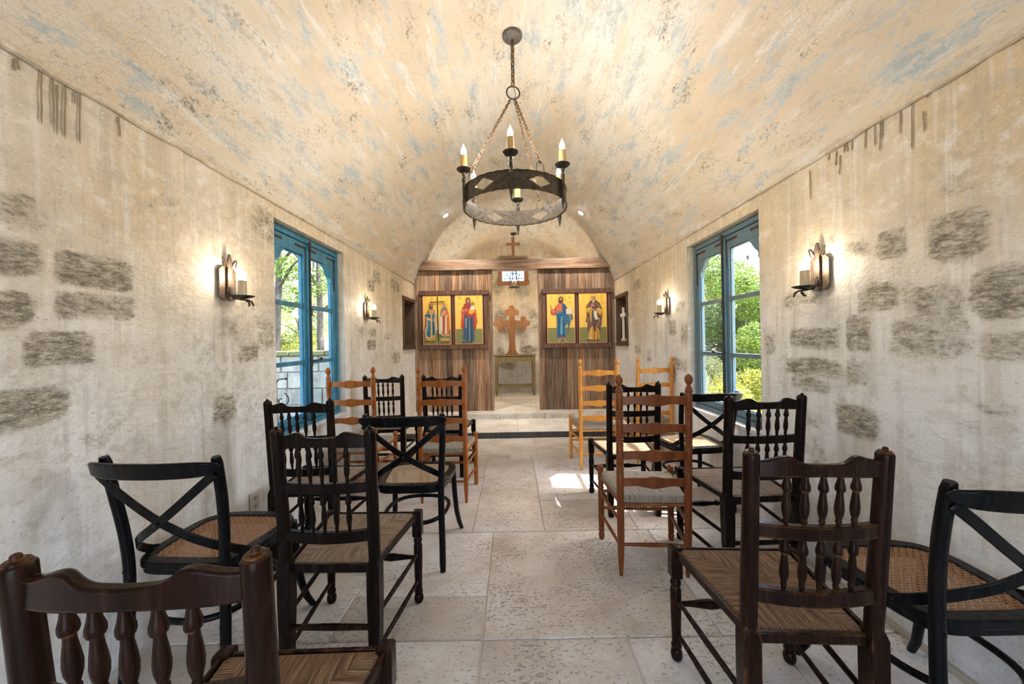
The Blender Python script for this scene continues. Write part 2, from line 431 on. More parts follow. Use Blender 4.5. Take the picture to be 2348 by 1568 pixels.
def grid_obj(name, P, mat, keep=None, attrs=None, uv=None, extra=None, mats=None):
    """P: (n,m,3) vertex grid -> one mesh; keep: (n-1,m-1) bool; attrs: {name:(n,m)}"""
    n, m = P.shape[:2]; idx = np.arange(n*m).reshape(n, m)
    q = np.stack([idx[:-1, :-1], idx[1:, :-1], idx[1:, 1:], idx[:-1, 1:]], -1).reshape(-1, 4)
    if keep is not None: q = q[keep.reshape(-1)]
    vs = P.reshape(-1, 3); fs = q.tolist(); ev = []; ef = []; emi = []
    if extra is not None:
        ev = extra.v; ef = [tuple(i+len(vs) for i in f) for f in extra.f]; emi = extra.m
    me = bpy.data.meshes.new(name)
    me.from_pydata(np.vstack([vs, np.array(ev)]).tolist() if ev else vs.tolist(), [], fs+ef)
    for mm in (mats or [mat]): me.materials.append(mm)
    me.polygons.foreach_set('material_index', [0]*len(fs)+list(emi))
    for k, a in (attrs or {}).items():
        at = me.attributes.new(k, 'FLOAT', 'POINT'); at.data.foreach_set('value', np.concatenate([a.reshape(-1), np.zeros(len(ev))]).astype(np.float32))
    if uv is not None:
        ul = me.uv_layers.new(name='UVMap'); li = np.zeros(len(me.loops), dtype=np.int32); me.loops.foreach_get('vertex_index', li)
        full = np.vstack([uv.reshape(-1, 2), np.zeros((len(ev), 2))]) if ev else uv.reshape(-1, 2)
        ul.data.foreach_set('uv', full[li].astype(np.float32).ravel())
    me.shade_smooth(); me.set_sharp_from_angle(angle=math.radians(40))
    o = bpy.data.objects.new(name, me); COL.objects.link(o)
    return tag(o, kind='structure')

# ------------------------------------------------------------------ the setting: walls
def wy(px, py, X):      # wall coordinates (Y, Z) of a stone noted in the photograph
    dx, dy = px-1176, py-781
    x = dx*math.cos(ROLL)-dy*math.sin(ROLL); y = dx*math.sin(ROLL)+dy*math.cos(ROLL)
    Y = FPX*X/x; return Y, HC-y*Y/FPX
STONES_L = [(-60, 540, 92, 632, 1.), (125, 583, 305, 662, 1.), (-60, 668, 78, 750, 1.), (125, 672, 310, 735, .7), (50, 762, 220, 842, .95), (-40, 890, 155, 985, .85),
            (-40, 432, 105, 520, .5), (545, 785, 592, 832, .7), (485, 905, 540, 970, .75), (500, 728, 545, 780, .35), (590, 735, 630, 800, .55), (575, 475, 632, 555, .45),
            (180, 990, 240, 1040, .35), (856, 622, 872, 650, .7), (842, 640, 858, 668, .8), (846, 755, 864, 775, .7), (842, 778, 862, 802, .9), (880, 760, 895, 780, .4), (900, 805, 918, 835, .6), (895, 640, 915, 668, .6), (835, 700, 850, 730, .4), (820, 745, 835, 770, .45), (330, 800, 420, 870, .22), (20, 1010, 90, 1060, .3), (330, 430, 420, 500, .25)]
STONES_R = [(2008, 525, 2082, 594, 0.73), (1925, 555, 1995, 592, 0.54), (2125, 485, 2268, 592, 0.78), (1963, 648, 2058, 714, 0.78), (2095, 650, 2212, 742, 0.68), (2225, 605, 2400, 732, 0.97),
            (1938, 722, 1996, 808, 0.88), (1812, 750, 1928, 804, 0.73), (1805, 822, 1930, 866, 0.82), (1938, 820, 1992, 884, 0.54), (1918, 930, 2014, 1002, 0.92), (2040, 722, 2225, 822, 0.54),
            (2230, 755, 2400, 835, 0.49), (1815, 866, 1905, 900, 0.68), (2235, 915, 2345, 955, 0.43), (1798, 662, 1885, 702, 0.49), (2185, 955, 2245, 1005, 0.43), (1752, 755, 1780, 815, 0.54),
            (2060, 640, 2110, 700, 0.34), (1560, 742, 1578, 790, 0.58), (1532, 728, 1550, 770, 0.58), (1548, 690, 1570, 715, 0.54), (1455, 790, 1470, 812, 0.49), (1480, 800, 1495, 830, 0.49), (1545, 820, 1575, 850, 0.58), (1530, 830, 1550, 880, 0.68), (1440, 700, 1452, 730, 0.39), (1450, 640, 1470, 665, 0.49), (1860, 1000, 1900, 1080, 0.39), (2150, 400, 2230, 450, 0.43), (1840, 940, 1890, 985, 0.39)]
DRIPS_L = [(33, 135, 163), (37, 135, 160), (92, 160, 285), (118, 175, 287), (130, 195, 310), (148, 190, 318), (170, 205, 238), (181, 208, 330), (270, 268, 315)]
DRIPS_R = [(1904, 352, 368), (1920, 345, 380), (1928, 356, 402), (1938, 330, 350), (1942, 325, 348), (1955, 312, 345), (1987, 298, 342), (2007, 288, 335), (2021, 268, 346), (2024, 266, 320), (2067, 250, 308), (2080, 232, 248), (2093, 228, 345), (2119, 255, 302), (2126, 212, 225), (1858, 390, 458)]
STAIN = M_plain('brown_drip_stain', (.34, .27, .175), .7)
def side_wall(name, X, sg, stones, drips, niche):
    st = .02
    ys = np.round(np.arange(Y0, YB+.021, st), 4); zs = np.round(np.arange(-.02, ZSP+.03, st), 4); zs[-1] = ZSP+.012
    Yg, Zg = np.meshgrid(ys, zs, indexing='ij')
    wob = .045*(vn(Yg, Zg, 7, 4, 1 if sg < 0 else 2)-.5)
    stone = np.zeros_like(Yg); sdis = np.zeros_like(Yg)
    for k, (x0, y0, x1, y1, a) in enumerate(stones):
        a0, b0 = wy(max(x0, 3) if sg < 0 else min(x0, 2345), (y0+y1)/2, X); a1, b1 = wy(x1 if sg < 0 else min(x1, 2345), (y0+y1)/2, X)
        yc = (x0+x1)/2
        _, zt = wy(yc, y0, X); _, zb = wy(yc, y1, X)
        if x0 < 0: a0 -= .18
        if x1 > 2348: a1 -= .15
        yc, yh = (a0+a1)/2, abs(a1-a0)/2; zc, zh = (zt+zb)/2, abs(zt-zb)/2
        dd = np.minimum(yh-np.abs(Yg-yc+wob), (zh-np.abs(Zg-zc+wob))*1.0)
        cr = (np.abs((Yg-yc)/yh)**4+np.abs((Zg-zc)/zh)**4)
        q0 = np.clip((dd+.05)/.09, 0, 1); mk = q0*q0*(3-2*q0)*np.clip((1.5-cr)*1.6, 0, 1)
        stone = np.maximum(stone, mk*a); q_ = np.clip(dd/.09, 0, 1); sdis = np.maximum(sdis, q_*q_*(3-2*q_)*a)
    rough = vn(Yg, Zg*1.6, 16, 4, 5)-.5
    big = vn(Yg, Zg, 1.6, 3, 6)-.5
    d = .010*big+.004*rough+sdis*(.004+.026*rough)
    y0, y1, z0, z1 = WIN; ny0, ny1, nz0, nz1 = niche
    for (a0, a1, b0, b1) in (WIN, niche):
        q = np.minimum(np.minimum(np.maximum(a0-Yg, Yg-a1), 9), 9); q = np.maximum(q, np.maximum(b0-Zg, Zg-b1))
        d *= np.clip(q/.06, 0, 1)
    d *= np.clip(Zg/.05, 0, 1)*np.clip((ZSP-Zg)/.04, 0, 1)
    P = np.stack([X-sg*d, Yg, Zg], -1)
    yc = (Yg[:-1, :-1]+Yg[1:, 1:])/2; zc = (Zg[:-1, :-1]+Zg[1:, 1:])/2
    keep = ~((yc > y0) & (yc < y1) & (zc > z0) & (zc < z1)) & ~((yc > ny0) & (yc < ny1) & (zc > nz0) & (zc < nz1))
    ex = MB(); T = .145*sg
    def quad(a, b, c, e): ex.add([a, b, c, e], [(0, 1, 2, 3)])
    # window reveals, splayed a touch, and the ledge below
    for (ya, za, yb, zb) in ((y0, z0, y0, z1), (y0, z1, y1, z1), (y1, z1, y1, z0), (y1, z0, y0, z0)):
        quad((X, ya, za), (X, yb, zb), (X+T, yb, zb), (X+T, ya, za))
    for (ya, za, yb, zb) in ((ny0, nz0, ny0, nz1), (ny0, nz1, ny1, nz1), (ny1, nz1, ny1, nz0), (ny1, nz0, ny0, nz0)):
        quad((X, ya, za), (X, yb, zb), (X+.16*sg, yb, zb), (X+.16*sg, ya, za))
    quad((X+.16*sg, ny0, nz0), (X+.16*sg, ny1, nz0), (X+.16*sg, ny1, nz1), (X+.16*sg, ny0, nz1))
    # outer face so that no light leaks, with the window left open
    xo = X+T
    for (ya, yb, za, zb) in ((Y0-.3, y0, -.3, 3.6), (y1, YB+.3, -.3, 3.6), (y0, y1, -.3, z0), (y0, y1, z1, 3.6)):
        quad((xo, ya, za), (xo, yb, za), (xo, yb, zb), (xo, ya, zb))
    for (px, pa, pb) in drips:
        ya, za = wy(px, pa, X); yb, zb = wy(px+random.uniform(-3, 5), pb, X)
        pts = [V((X-sg*.004, ya+(yb-ya)*k/9+random.uniform(-.0012, .0012)*(k > 0), za+(zb-za)*k/9)) for k in range(10)]
        ex.tube(pts, [.0020+.0010*random.random() for k in range(9)]+[.0006], 6, mi=1)
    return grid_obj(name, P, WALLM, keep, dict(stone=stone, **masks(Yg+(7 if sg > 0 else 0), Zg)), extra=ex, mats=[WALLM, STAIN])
NICHE_L = (5.18, 5.70, 1.20, 1.86); NICHE_R = (5.14, 5.62, 1.20, 1.86)
side_wall('wall_left', XL, -1, STONES_L, DRIPS_L, NICHE_L)
side_wall('wall_right', XR, 1, STONES_R, DRIPS_R, NICHE_R)

# vault
A0 = math.atan2(ZSP-ZCC, XR-XC)
na, ny = 190, 470
th = np.linspace(A0-.005, PI-A0+.005, na); yy = np.linspace(Y0-.02, YB+.02, ny)
Tg, Yg = np.meshgrid(th, yy, indexing='ij'); sg_ = Tg*RV
dv = .022*(vn(Yg*.6, sg_*1.4, 1.5, 3, 7)-.5)+.008*(vn(Yg*.7, sg_*1.6, 9, 4, 8)-.5)
edge = np.clip(np.minimum(Tg-A0, PI-A0-Tg)*RV/.06, 0, 1); dv *= edge
Rr = RV-dv-.02*(1-edge)*0
Pv = np.stack([XC+Rr*np.cos(Tg), Yg, ZCC+Rr*np.sin(Tg)], -1)
ceil = grid_obj('ceiling', Pv, VAULTM, uv=np.stack([Yg, sg_], -1), attrs={'tint': nz(Yg*.5, sg_*1.1, 1.6, 5, 24), 'grime': nz(Yg*.8, sg_*1.2, 2.6, 4, 25)})
# end walls (arched), the near one has an open doorway behind the camera
def arch_pts(n=40):
    return [(XC+(RV+.02)*math.cos(a), ZCC+(RV+.02)*math.sin(a)) for a in np.linspace(A0-.01, PI-A0+.01, n)]
def end_wall(name, y, mat, hole=None):
    # dense grid clipped to the arch outline
    xs = np.arange(XL-.04, XR+.045, .02); zs = np.arange(-.02, 3.34, .02)
    Xg, Zg = np.meshgrid(xs, zs, indexing='ij')
    d = .012*(vn(Xg, Zg, 2, 3, 11)-.5)+.006*(vn(Xg, Zg, 14, 4, 12)-.5)
    stone = np.zeros_like(Xg)
    for (x, z, w, h, a) in ((-.25, 1.72, .16, .20, .8), (.47, 1.70, .14, .24, .6), (.33, 1.05, .2, .1, .8), (-.26, .98, .12, .12, .6), (.22, 2.32, .2, .2, .6), (-.3, 2.4, .12, .2, .6), (-.12, 2.95, .3, .18, .5), (.75, 2.7, .3, .2, .5), (-.62, 2.62, .24, .16, .5), (-.12, .75, .2, .14, .7), (.2, 1.45, .12, .3, .4)):
        stone = np.maximum(stone, a*np.clip(1.4-((Xg-x)/w)**2-((Zg-z)/h)**2, 0, 1))
    P = np.stack([Xg, y-d, Zg], -1)
    xc = (Xg[:-1, :-1]+Xg[1:, 1:])/2; zc = (Zg[:-1, :-1]+Zg[1:, 1:])/2
    keep = (zc < ZSP) | ((xc-XC)**2+(zc-ZCC)**2 < (RV+.03)**2)
    if hole: keep &= ~((xc > hole[0]) & (xc < hole[1]) & (zc > hole[2]) & (zc < hole[3]))
    ex = MB()
    if hole:
        t = .3 if y > 0 else -.3
        x0, x1, z0, z1 = hole
        for a in (((x0, z0), (x0, z1)), ((x0, z1), (x1, z1)), ((x1, z1), (x1, z0)), ((x1, z0), (x0, z0))):
            (xa, za), (xb, zb) = a
            ex.add([(xa, y-.01, za), (xb, y-.01, zb), (xb, y+t, zb), (xa, y+t, za)], [(0, 1, 2, 3)])
    return grid_obj(name, P, mat, keep, dict(stone=stone, **masks(Xg+3, Zg)), extra=ex)
AW = (-.21, .27, 2.52, 2.96)     # apse window opening
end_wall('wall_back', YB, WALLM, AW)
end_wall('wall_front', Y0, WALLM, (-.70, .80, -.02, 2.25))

# cornice bead where vault meets wall
for nm, X, s in (('trim_1', XL, 1), ('trim_2', XR, -1)):
    m = MB(); n = 120
    pts = [V((X+s*.006+random.uniform(-.003, .003), Y0+(YP-Y0)*k/n, ZSP-.004+random.uniform(-.004, .004))) for k in range(n+1)]
    m.tube(pts, [.010+random.uniform(-.003, .003) for k in pts], 6)
    tag(m.build(nm, WALLM), kind='structure')
# metal edge strips at the foot of the walls
for nm, X, s in (('baseboard_left', XL, 1), ('baseboard_right', XR, -1)):
    m = MB(); m.b2(min(X, X+s*.02), max(X, X+s*.02), Y0, YS, .0, .022)
    tag(m.build(nm, M_plain(nm+'_paint', (.50, .50, .48) if s > 0 else (.42, .36, .28), .35), bevel=.002), kind='structure')

# floor slabs
def slab_floor(name, rects, z, gap=.007, kind='structure', mb=None):
    m = mb or MB(); tones = []
    for (x0, x1, y0, y1) in rects:
        g = gap/2; tn = random.random(); b = .004
        def edge(n, a, c):   # slightly wandering arris
            return [a+(c-a)*k/n for k in range(n+1)]
        nx = max(2, int((x1-x0)/.08)); nyy = max(2, int((y1-y0)/.08))
        ring = [(x, y0+g) for x in edge(nx, x0+g, x1-g)[:-1]]+[(x1-g, y) for y in edge(nyy, y0+g, y1-g)[:-1]]+[(x, y1-g) for x in edge(nx, x1-g, x0+g)[:-1]]+[(x0+g, y) for y in edge(nyy, y1-g, y0+g)[:-1]]
        ring = [(x+random.uniform(-.0025, .0025), y+random.uniform(-.0025, .0025)) for x, y in ring]
        cx, cy = (x0+x1)/2, (y0+y1)/2; n = len(ring)
        dz = random.uniform(-.0015, .0015)
        inn = [(cx+(x-cx)*(1-2*b/(x1-x0)), cy+(y-cy)*(1-2*b/(y1-y0))) for x, y in ring]
        vs = [V((x, y, z-.012)) for x, y in ring]+[V((x, y, z-.004+dz)) for x, y in ring]+[V((x, y, z+dz)) for x, y in inn]
        fs = [tuple(range(2*n, 3*n))]
        for i in range(n):
            j = (i+1) % n; fs += [(i, j, n+j, n+i), (n+i, n+j, 2*n+j, 2*n+i)]
        k0 = len(m.v); m.add(vs, fs); tones += [tn]*(len(m.v)-k0)
    return m, tones
R = []
def cells(y0, y1, xs, cuts=None):
    for i in range(len(xs)-1):
        ys = [y0]+list((cuts or {}).get(i, []))+[y1]
        for a, b in zip(ys, ys[1:]): R.append((xs[i], xs[i+1], a, b))
cells(Y0, -.5, [XL, -.7, .1, .8, XR]); cells(-.5, .25, [XL, -1., -.25, .5, XR]); cells(.25, .92, [XL, -.85, -.15, .62, XR], {1: [.6]})
cells(.92, 1.535, [XL, -.95, -.15, .46, 1.05, XR], {0: [1.3], 3: [1.25]})
cells(1.535, 2.40, [XL, -.8, -.15, .86, XR], {0: [2.0], 1: [1.80], 3: [1.95]})
cells(2.40, 3.86, [XL, -1.0, -.29, .185, .80, XR], {0: [3.1], 1: [2.8, 3.35], 3: [2.86, 3.3], 4: [2.75, 3.25]})
cells(3.86, 4.03, [XL, -.9, -.05, .17, .9, XR]); cells(4.03, YS, [XL, -.7, .25, 1.0, XR])
m, tn = slab_floor('floor', R, 0)
random.seed(21)
m.b2(XL-.3, XR+.3, Y0-.3, YS+.05, -.06, -.006, mi=1); tn += [.5]*8
def add_attr(o, name, vals):
    a = o.data.attributes.new(name, 'FLOAT', 'POINT'); a.data.foreach_set('value', np.array(vals, dtype=np.float32))
fl = m.build('floor', [FLOORM, GROUT], fixn=False); add_attr(fl, 'tone', tn); tag(fl, kind='structure')
# altar platform: two low steps
R = []
cells(YS+.02, YS2, [XL, -.9, .05, .75, XR], {0: [5.2], 3: [5.1]})
m, tn = slab_floor('p', R, STEP1)
m.b2(XL-.2, XR+.2, YS+.03, YS2+.1, -.05, STEP1-.006, mi=1); tn += [.5]*8
R = []
cells(YS2, 6.0, [XL, -.75, .02, .85, XR]); cells(6.0, 6.9, [XL, -.5, .3, XR]); cells(6.9, YB, [XL, -.25, .6, XR])
m, t2 = slab_floor('p', R, STEP2, mb=m); tn += t2
m.b2(XL-.2, XR+.2, YS2+.012, YB+.2, -.05, STEP2-.006, mi=1); tn += [.5]*8
# stone riser facing of the second step
xr = [XL, -.74, .02, .46, .9, XR]
for a, b in zip(xr, xr[1:]):
    m.b2(a+.003, b-.003, YS2-.004, YS2+.02, STEP1-.01, STEP2-.004); tn += [random.random()]*8
pf = m.build('floor_platform', [FLOORM, GROUT], fixn=True); add_attr(pf, 'tone', tn); tag(pf, kind='structure')
m = MB(); m.b2(XL, XR, YS, YS+.03, 0, STEP1-.004)
BRD = M_wood('charred_riser_board', (.022, .020, .018), (.045, .040, .036), (.095, .085, .075), .5, 9, None, (12, 1, 1))
tag(m.build('trim_3', BRD, bevel=.002), kind='structure')

# ------------------------------------------------------------------ casement windows
def casement(name, X, sg, paint, label_face):
    y0, y1, z0, z1 = WIN; ym = (y0+y1)/2
    root = empty(name, (X, ym, z0), kind='structure')
    def L(p): return p - V((X, ym, z0))
    class W(MB):
        def bx(s, d0, d1, a, b, c, e, mi=0):
            x0, x1 = sorted((sg*d0, sg*d1)); return s.b2(x0, x1, a-ym, b-ym, c-z0, e-z0, mi)
        def pr(s, poly, d0, d1):
            return s.prism(poly, lambda u, v: (sg*d0, u-ym, v-z0), (sg*(d1-d0), 0, 0))
    RB, D = (.055, .125), .062
    f = W(); j = .04
    f.bx(*RB, y0+.001, y0+j, z0, z1); f.bx(*RB, y1-j, y1-.001, z0, z1); f.bx(*RB, y0+j, y1-j, z1-.045, z1-.001); f.bx(.045, .14, y0+j, y1-j, z0+.001, z0+.035)
    f.build('frame', paint, root, bevel=.003)
    for k, (a, b) in enumerate(((y0+j+.002, ym-.001), (ym+.001, y1-j-.002))):
        s = W(); so, si = .052, .050
        ya, yb = (a+so, b-si) if k == 0 else (a+si, b-so)      # glass opening
        zt, zb = z1-.052, z0+.04; gt, gb = 1.935, .715
        s.bx(D, D+.042, a, ya, zb, zt); s.bx(D, D+.042, yb, b, zb, zt); s.bx(D, D+.042, ya, yb, gt, zt); s.bx(D, D+.042, ya, yb, zb, gb)
        for zz in (1.11, 1.545): s.bx(D+.006, D+.036, ya, yb, zz-.016, zz+.016)
        # glazing bead around the opening
        for (q, r, c, e) in ((ya, ya+.008, gb, gt), (yb-.008, yb, gb, gt), (ya, yb, gb, gb+.008), (ya, yb, gt-.008, gt)): s.bx(D+.012, D+.03, q, r, c, e)
        # shaped bracket in the outer upper corner
        yo, dr = (ya, 1) if k == 0 else (yb, -1)
        s.pr([(yo+dr*u, gt-v) for u, v in ((0, 0), (.13, 0), (.122, .012), (.105, .018), (.085, .034), (.065, .062), (.045, .085), (.022, .10), (.014, .115), (.012, .15), (0, .15))], D+.002, D+.04)
        # sunk panel line on the bottom rail
        s.bx(D-.004, D+.002, ya+.02, yb-.02, zb+.012, gb-.014)
        so_ = s.build('sash', paint, root, bevel=.002)
        g = W(); g.bx(D+.019, D+.022, ya-.004, yb+.004, gb-.004, gt+.004); g.build('pane', GLASS, so_, label='clear glass panes')
        st = W(); e = -.003
        st.bx(D-.003, D+.001, a+.008, a+.135, 1.985, 2.003); st.bx(D-.003, D+.001, b-.155, b-.008, 1.985, 2.003)
        st.bx(D-.003, D+.001, (b-.03 if k == 0 else a+.01), (b-.01 if k == 0 else a+.03), 1.80, 2.0)
        st.bx(D-.003, D+.001, (a+.012 if k == 0 else b-.03), (a+.03 if k == 0 else b-.012), 1.72, 2.0)
        st.build('strap_hinge', STRAP, so_, label='rusty iron straps')
    cv = W(); cv.bx(.045, .066, ym-.022, ym+.022, z0+.045, z1-.06)
    cv.build('meeting_strip', paint, root, bevel=.004)
    e = W(); ax = sg*.038
    e.tube([(ax, 0, .05), (ax, 0, z1-z0-.03)], .0075, 8)
    for zz, h, r in ((1.39, .07, .013), (.88, .06, .014), (.50, .09, .013), (.06, .05, .012)):
        e.lathe((ax, 0, zz-h/2), (ax, 0, zz+h/2), [(0, .006), (.1, r), (.3, r*.75), (.5, r), (.7, r*.75), (.9, r), (1, .006)], 10)
    eb = e.build('espagnolette_bolt', IRON, root, label='dark iron espagnolette bolt')
    h = W(); h.tube([(ax, 0, .5), (ax-sg*.022, .012, .5), (ax-sg*.03, .05, .505), (ax-sg*.03, .075, .51)], [.007, .007, .006, .006], 8); h.ball((ax-sg*.03, .085, .512), .014)
    h.build('handle', IRON, eb)
    return root
casement('window_1', XL, -1, BLUE, '')
casement('window_2', XR, 1, BLUEG, '')
SILLM = M_plain('limewashed_sill', (.60, .60, .56), .7)
for nm, X, sg in (('trim_4', XL, -1), ('trim_5', XR, 1)):
    m = MB(); a, b = sorted((X-sg*.012, X+sg*.055)); m.b2(a, b, WIN[0]+.002, WIN[1]-.002, WIN[2]-.028, WIN[2]+.004)
    tag(m.build(nm, SILLM, bevel=.006), kind='structure')

# apse window with leaded glass
r = empty('window_3', (.03, YB, AW[2]), kind='structure')
x0, x1, z0, z1 = AW[0]-.03, AW[1]-.03, 0, AW[3]-AW[2]
HONEYT = M_wood('honey_window_trim', (.20, .085, .035), (.28, .13, .055), (.36, .19, .09), .5, 9)
m = MB()
m.b2(x0-.075, x0+.004, -.045, -.002, -.01, z1+.07); m.b2(x1-.004, x1+.075, -.045, -.002, -.01, z1+.07); m.b2(x0, x1, -.045, -.002, z1-.004, z1+.07); m.b2(x0-.10, x1+.10, -.06, -.002, -.085, .0)
m.build('casing', HONEYT, r, bevel=.004)
LEAD = M_plain('lead_came', (.03, .045, .06), .5)
m = MB(); w = x1-x0
for t in (0, .12, .34, .5, .66, .88, 1): m.b2(x0+w*t-.006, x0+w*t+.006, .03, .045, 0, z1)
for t in (.0, .15, .55, .85, 1): m.b2(x0, x1, .03, .045, z1*t-.006, z1*t+.006)
for t in (.23, .77): m.b2(x0+w*t-.022, x0+w*t+.022, .028, .047, z1*.30, z1*.33); m.b2(x0+w*t-.006, x0+w*t+.006, .028, .047, z1*.15, z1*.55)
m.build('leading', LEAD, r)
m = MB(); m.b2(x0, x1, .036, .040, 0, z1); pn = m.build('pane', M_glass('pale_blue_leaded_glass', (.80, .90, 1.)), r, label='pale blue leaded glass')

# ------------------------------------------------------------------ plank screen, beam and icons
def toned(mb, tones, name, mat, parent, bevel=0):
    o = mb.build(name, mat, parent, bevel=bevel, fixn=True); add_attr(o, 'tone', tones); return o
def vz(x): return ZCC+math.sqrt(max(0, RV*RV-(x-XC)**2))
ZBM = 2.363
def P5(px, py, Y):
    dx, dy = px-1176, py-781
    x = dx*math.cos(ROLL)-dy*math.sin(ROLL); y = dx*math.sin(ROLL)+dy*math.cos(ROLL)
    return x*Y/FPX, HC-y*Y/FPX
def screen(label, xa, xb, side):
    root = empty('plank_screen', ((xa+xb)/2, YP, STEP2), 0, label, 'wooden screen', 'plank screens of the sanctuary')
    ox, oy, oz = root.location
    m = MB(); tones = []; x = xa; rnd = random.Random(5 if side < 0 else 9)
    while x < xb-.001:
        w = min(rnd.uniform(.065, .125), xb-x)
        if xb-(x+w) < .05: w = xb-x
        t = rnd.random(); g = .0015; dy = rnd.uniform(-.004, .004)
        ts = [x+g, x+w/2, x+w-g]
        tops = [min(ZBM+.01, vz(q)-.004) for q in ts]
        poly = [(ts[0], STEP2+.001), (ts[2], STEP2+.001)]+[(q, z) for q, z in zip(ts[::-1], tops[::-1])]
        k0 = len(m.v); m.prism(poly, lambda u, v: (u-ox, dy, v-oz), (0, .028, 0)); tones += [t]*(len(m.v)-k0); x += w
    toned(m, tones, 'plank_panel', BARN, root)
    # back boarding and jamb board at the opening
    m = MB(); tones = []
    for q in np.arange(xa, xb-.02, .12):
        q2 = min(q+.118, xb); zt = min(ZBM, vz(q)-.01, vz(q2)-.01)
        k0 = len(m.v); m.b2(q-ox, q2-ox, .085, .112, .001, zt-oz); tones += [rnd.random()]*(len(m.v)-k0)
    toned(m, tones, 'back_boarding', BARN, root)
    m = MB(); xi, xo = (xb-.03, xb) if side < 0 else (xa, xa+.03)
    m.b2(xi-ox+.001*side, xo-ox+.001*side, -.006, .116, .001, ZBM-oz+.005)
    toned(m, [.3]*8, 'jamb_board', BARN, root)
    return root
XJL, XJR = -.315, .412
scl = screen('weathered plank screen left of the altar opening, carrying two icons', XL+.004, XJL, -1)
scr = screen('weathered plank screen right of the altar opening, carrying two icons', XJR, XR-.004, 1)

def zxy(z, ox, oy): return lambda p: (ox+p[0]/z, oy+p[1]/z)
YI = 5.705
def rect_world(pts, cv, Y):
    q = [P5(*cv(p), Y) for p in pts]; xs = [a for a, b in q]; zs = [b for a, b in q]
    return xs, zs
def surround(root, cv, xs, top, bot, st):
    ox, oy, oz = root.location
    def wb(m, a, b, c, d, y0, y1):
        (xA, zA), (xB, zB) = P5(*cv((a, c)), YI), P5(*cv((b, d)), YI)
        cx, cz = (xA+xB)/2, (zA+zB)/2
        # removes the slight lean of the photograph
        m.b2(xA-ox, xB-ox, y0-oy, y1-oy, min(zA, zB)-oz, max(zA, zB)-oz)
    for (c, d) in (top, bot):
        m = MB(); wb(m, xs[0], xs[-1], c, d, YI-.018, YP-.003); m.build('ledge_board', FRAMEW, root, bevel=.003)
    for (a, b) in st:
        m = MB(); wb(m, a, b, top[1], bot[0], YI+.004, YP-.003); m.build('frame_stile', FRAMEW, root, bevel=.002)
cvL = zxy(9.8, 940, 650); cvR = zxy(9.8, 1230, 650)
surround(scl, cvL, (190, 1758), (172, 246), (1395, 1460), ((196, 276), (936, 1000), (1656, 1750)))
surround(scr, cvR, (120, 1692), (128, 200), (1354, 1424), ((130, 220), (880, 941), (1600, 1690)))

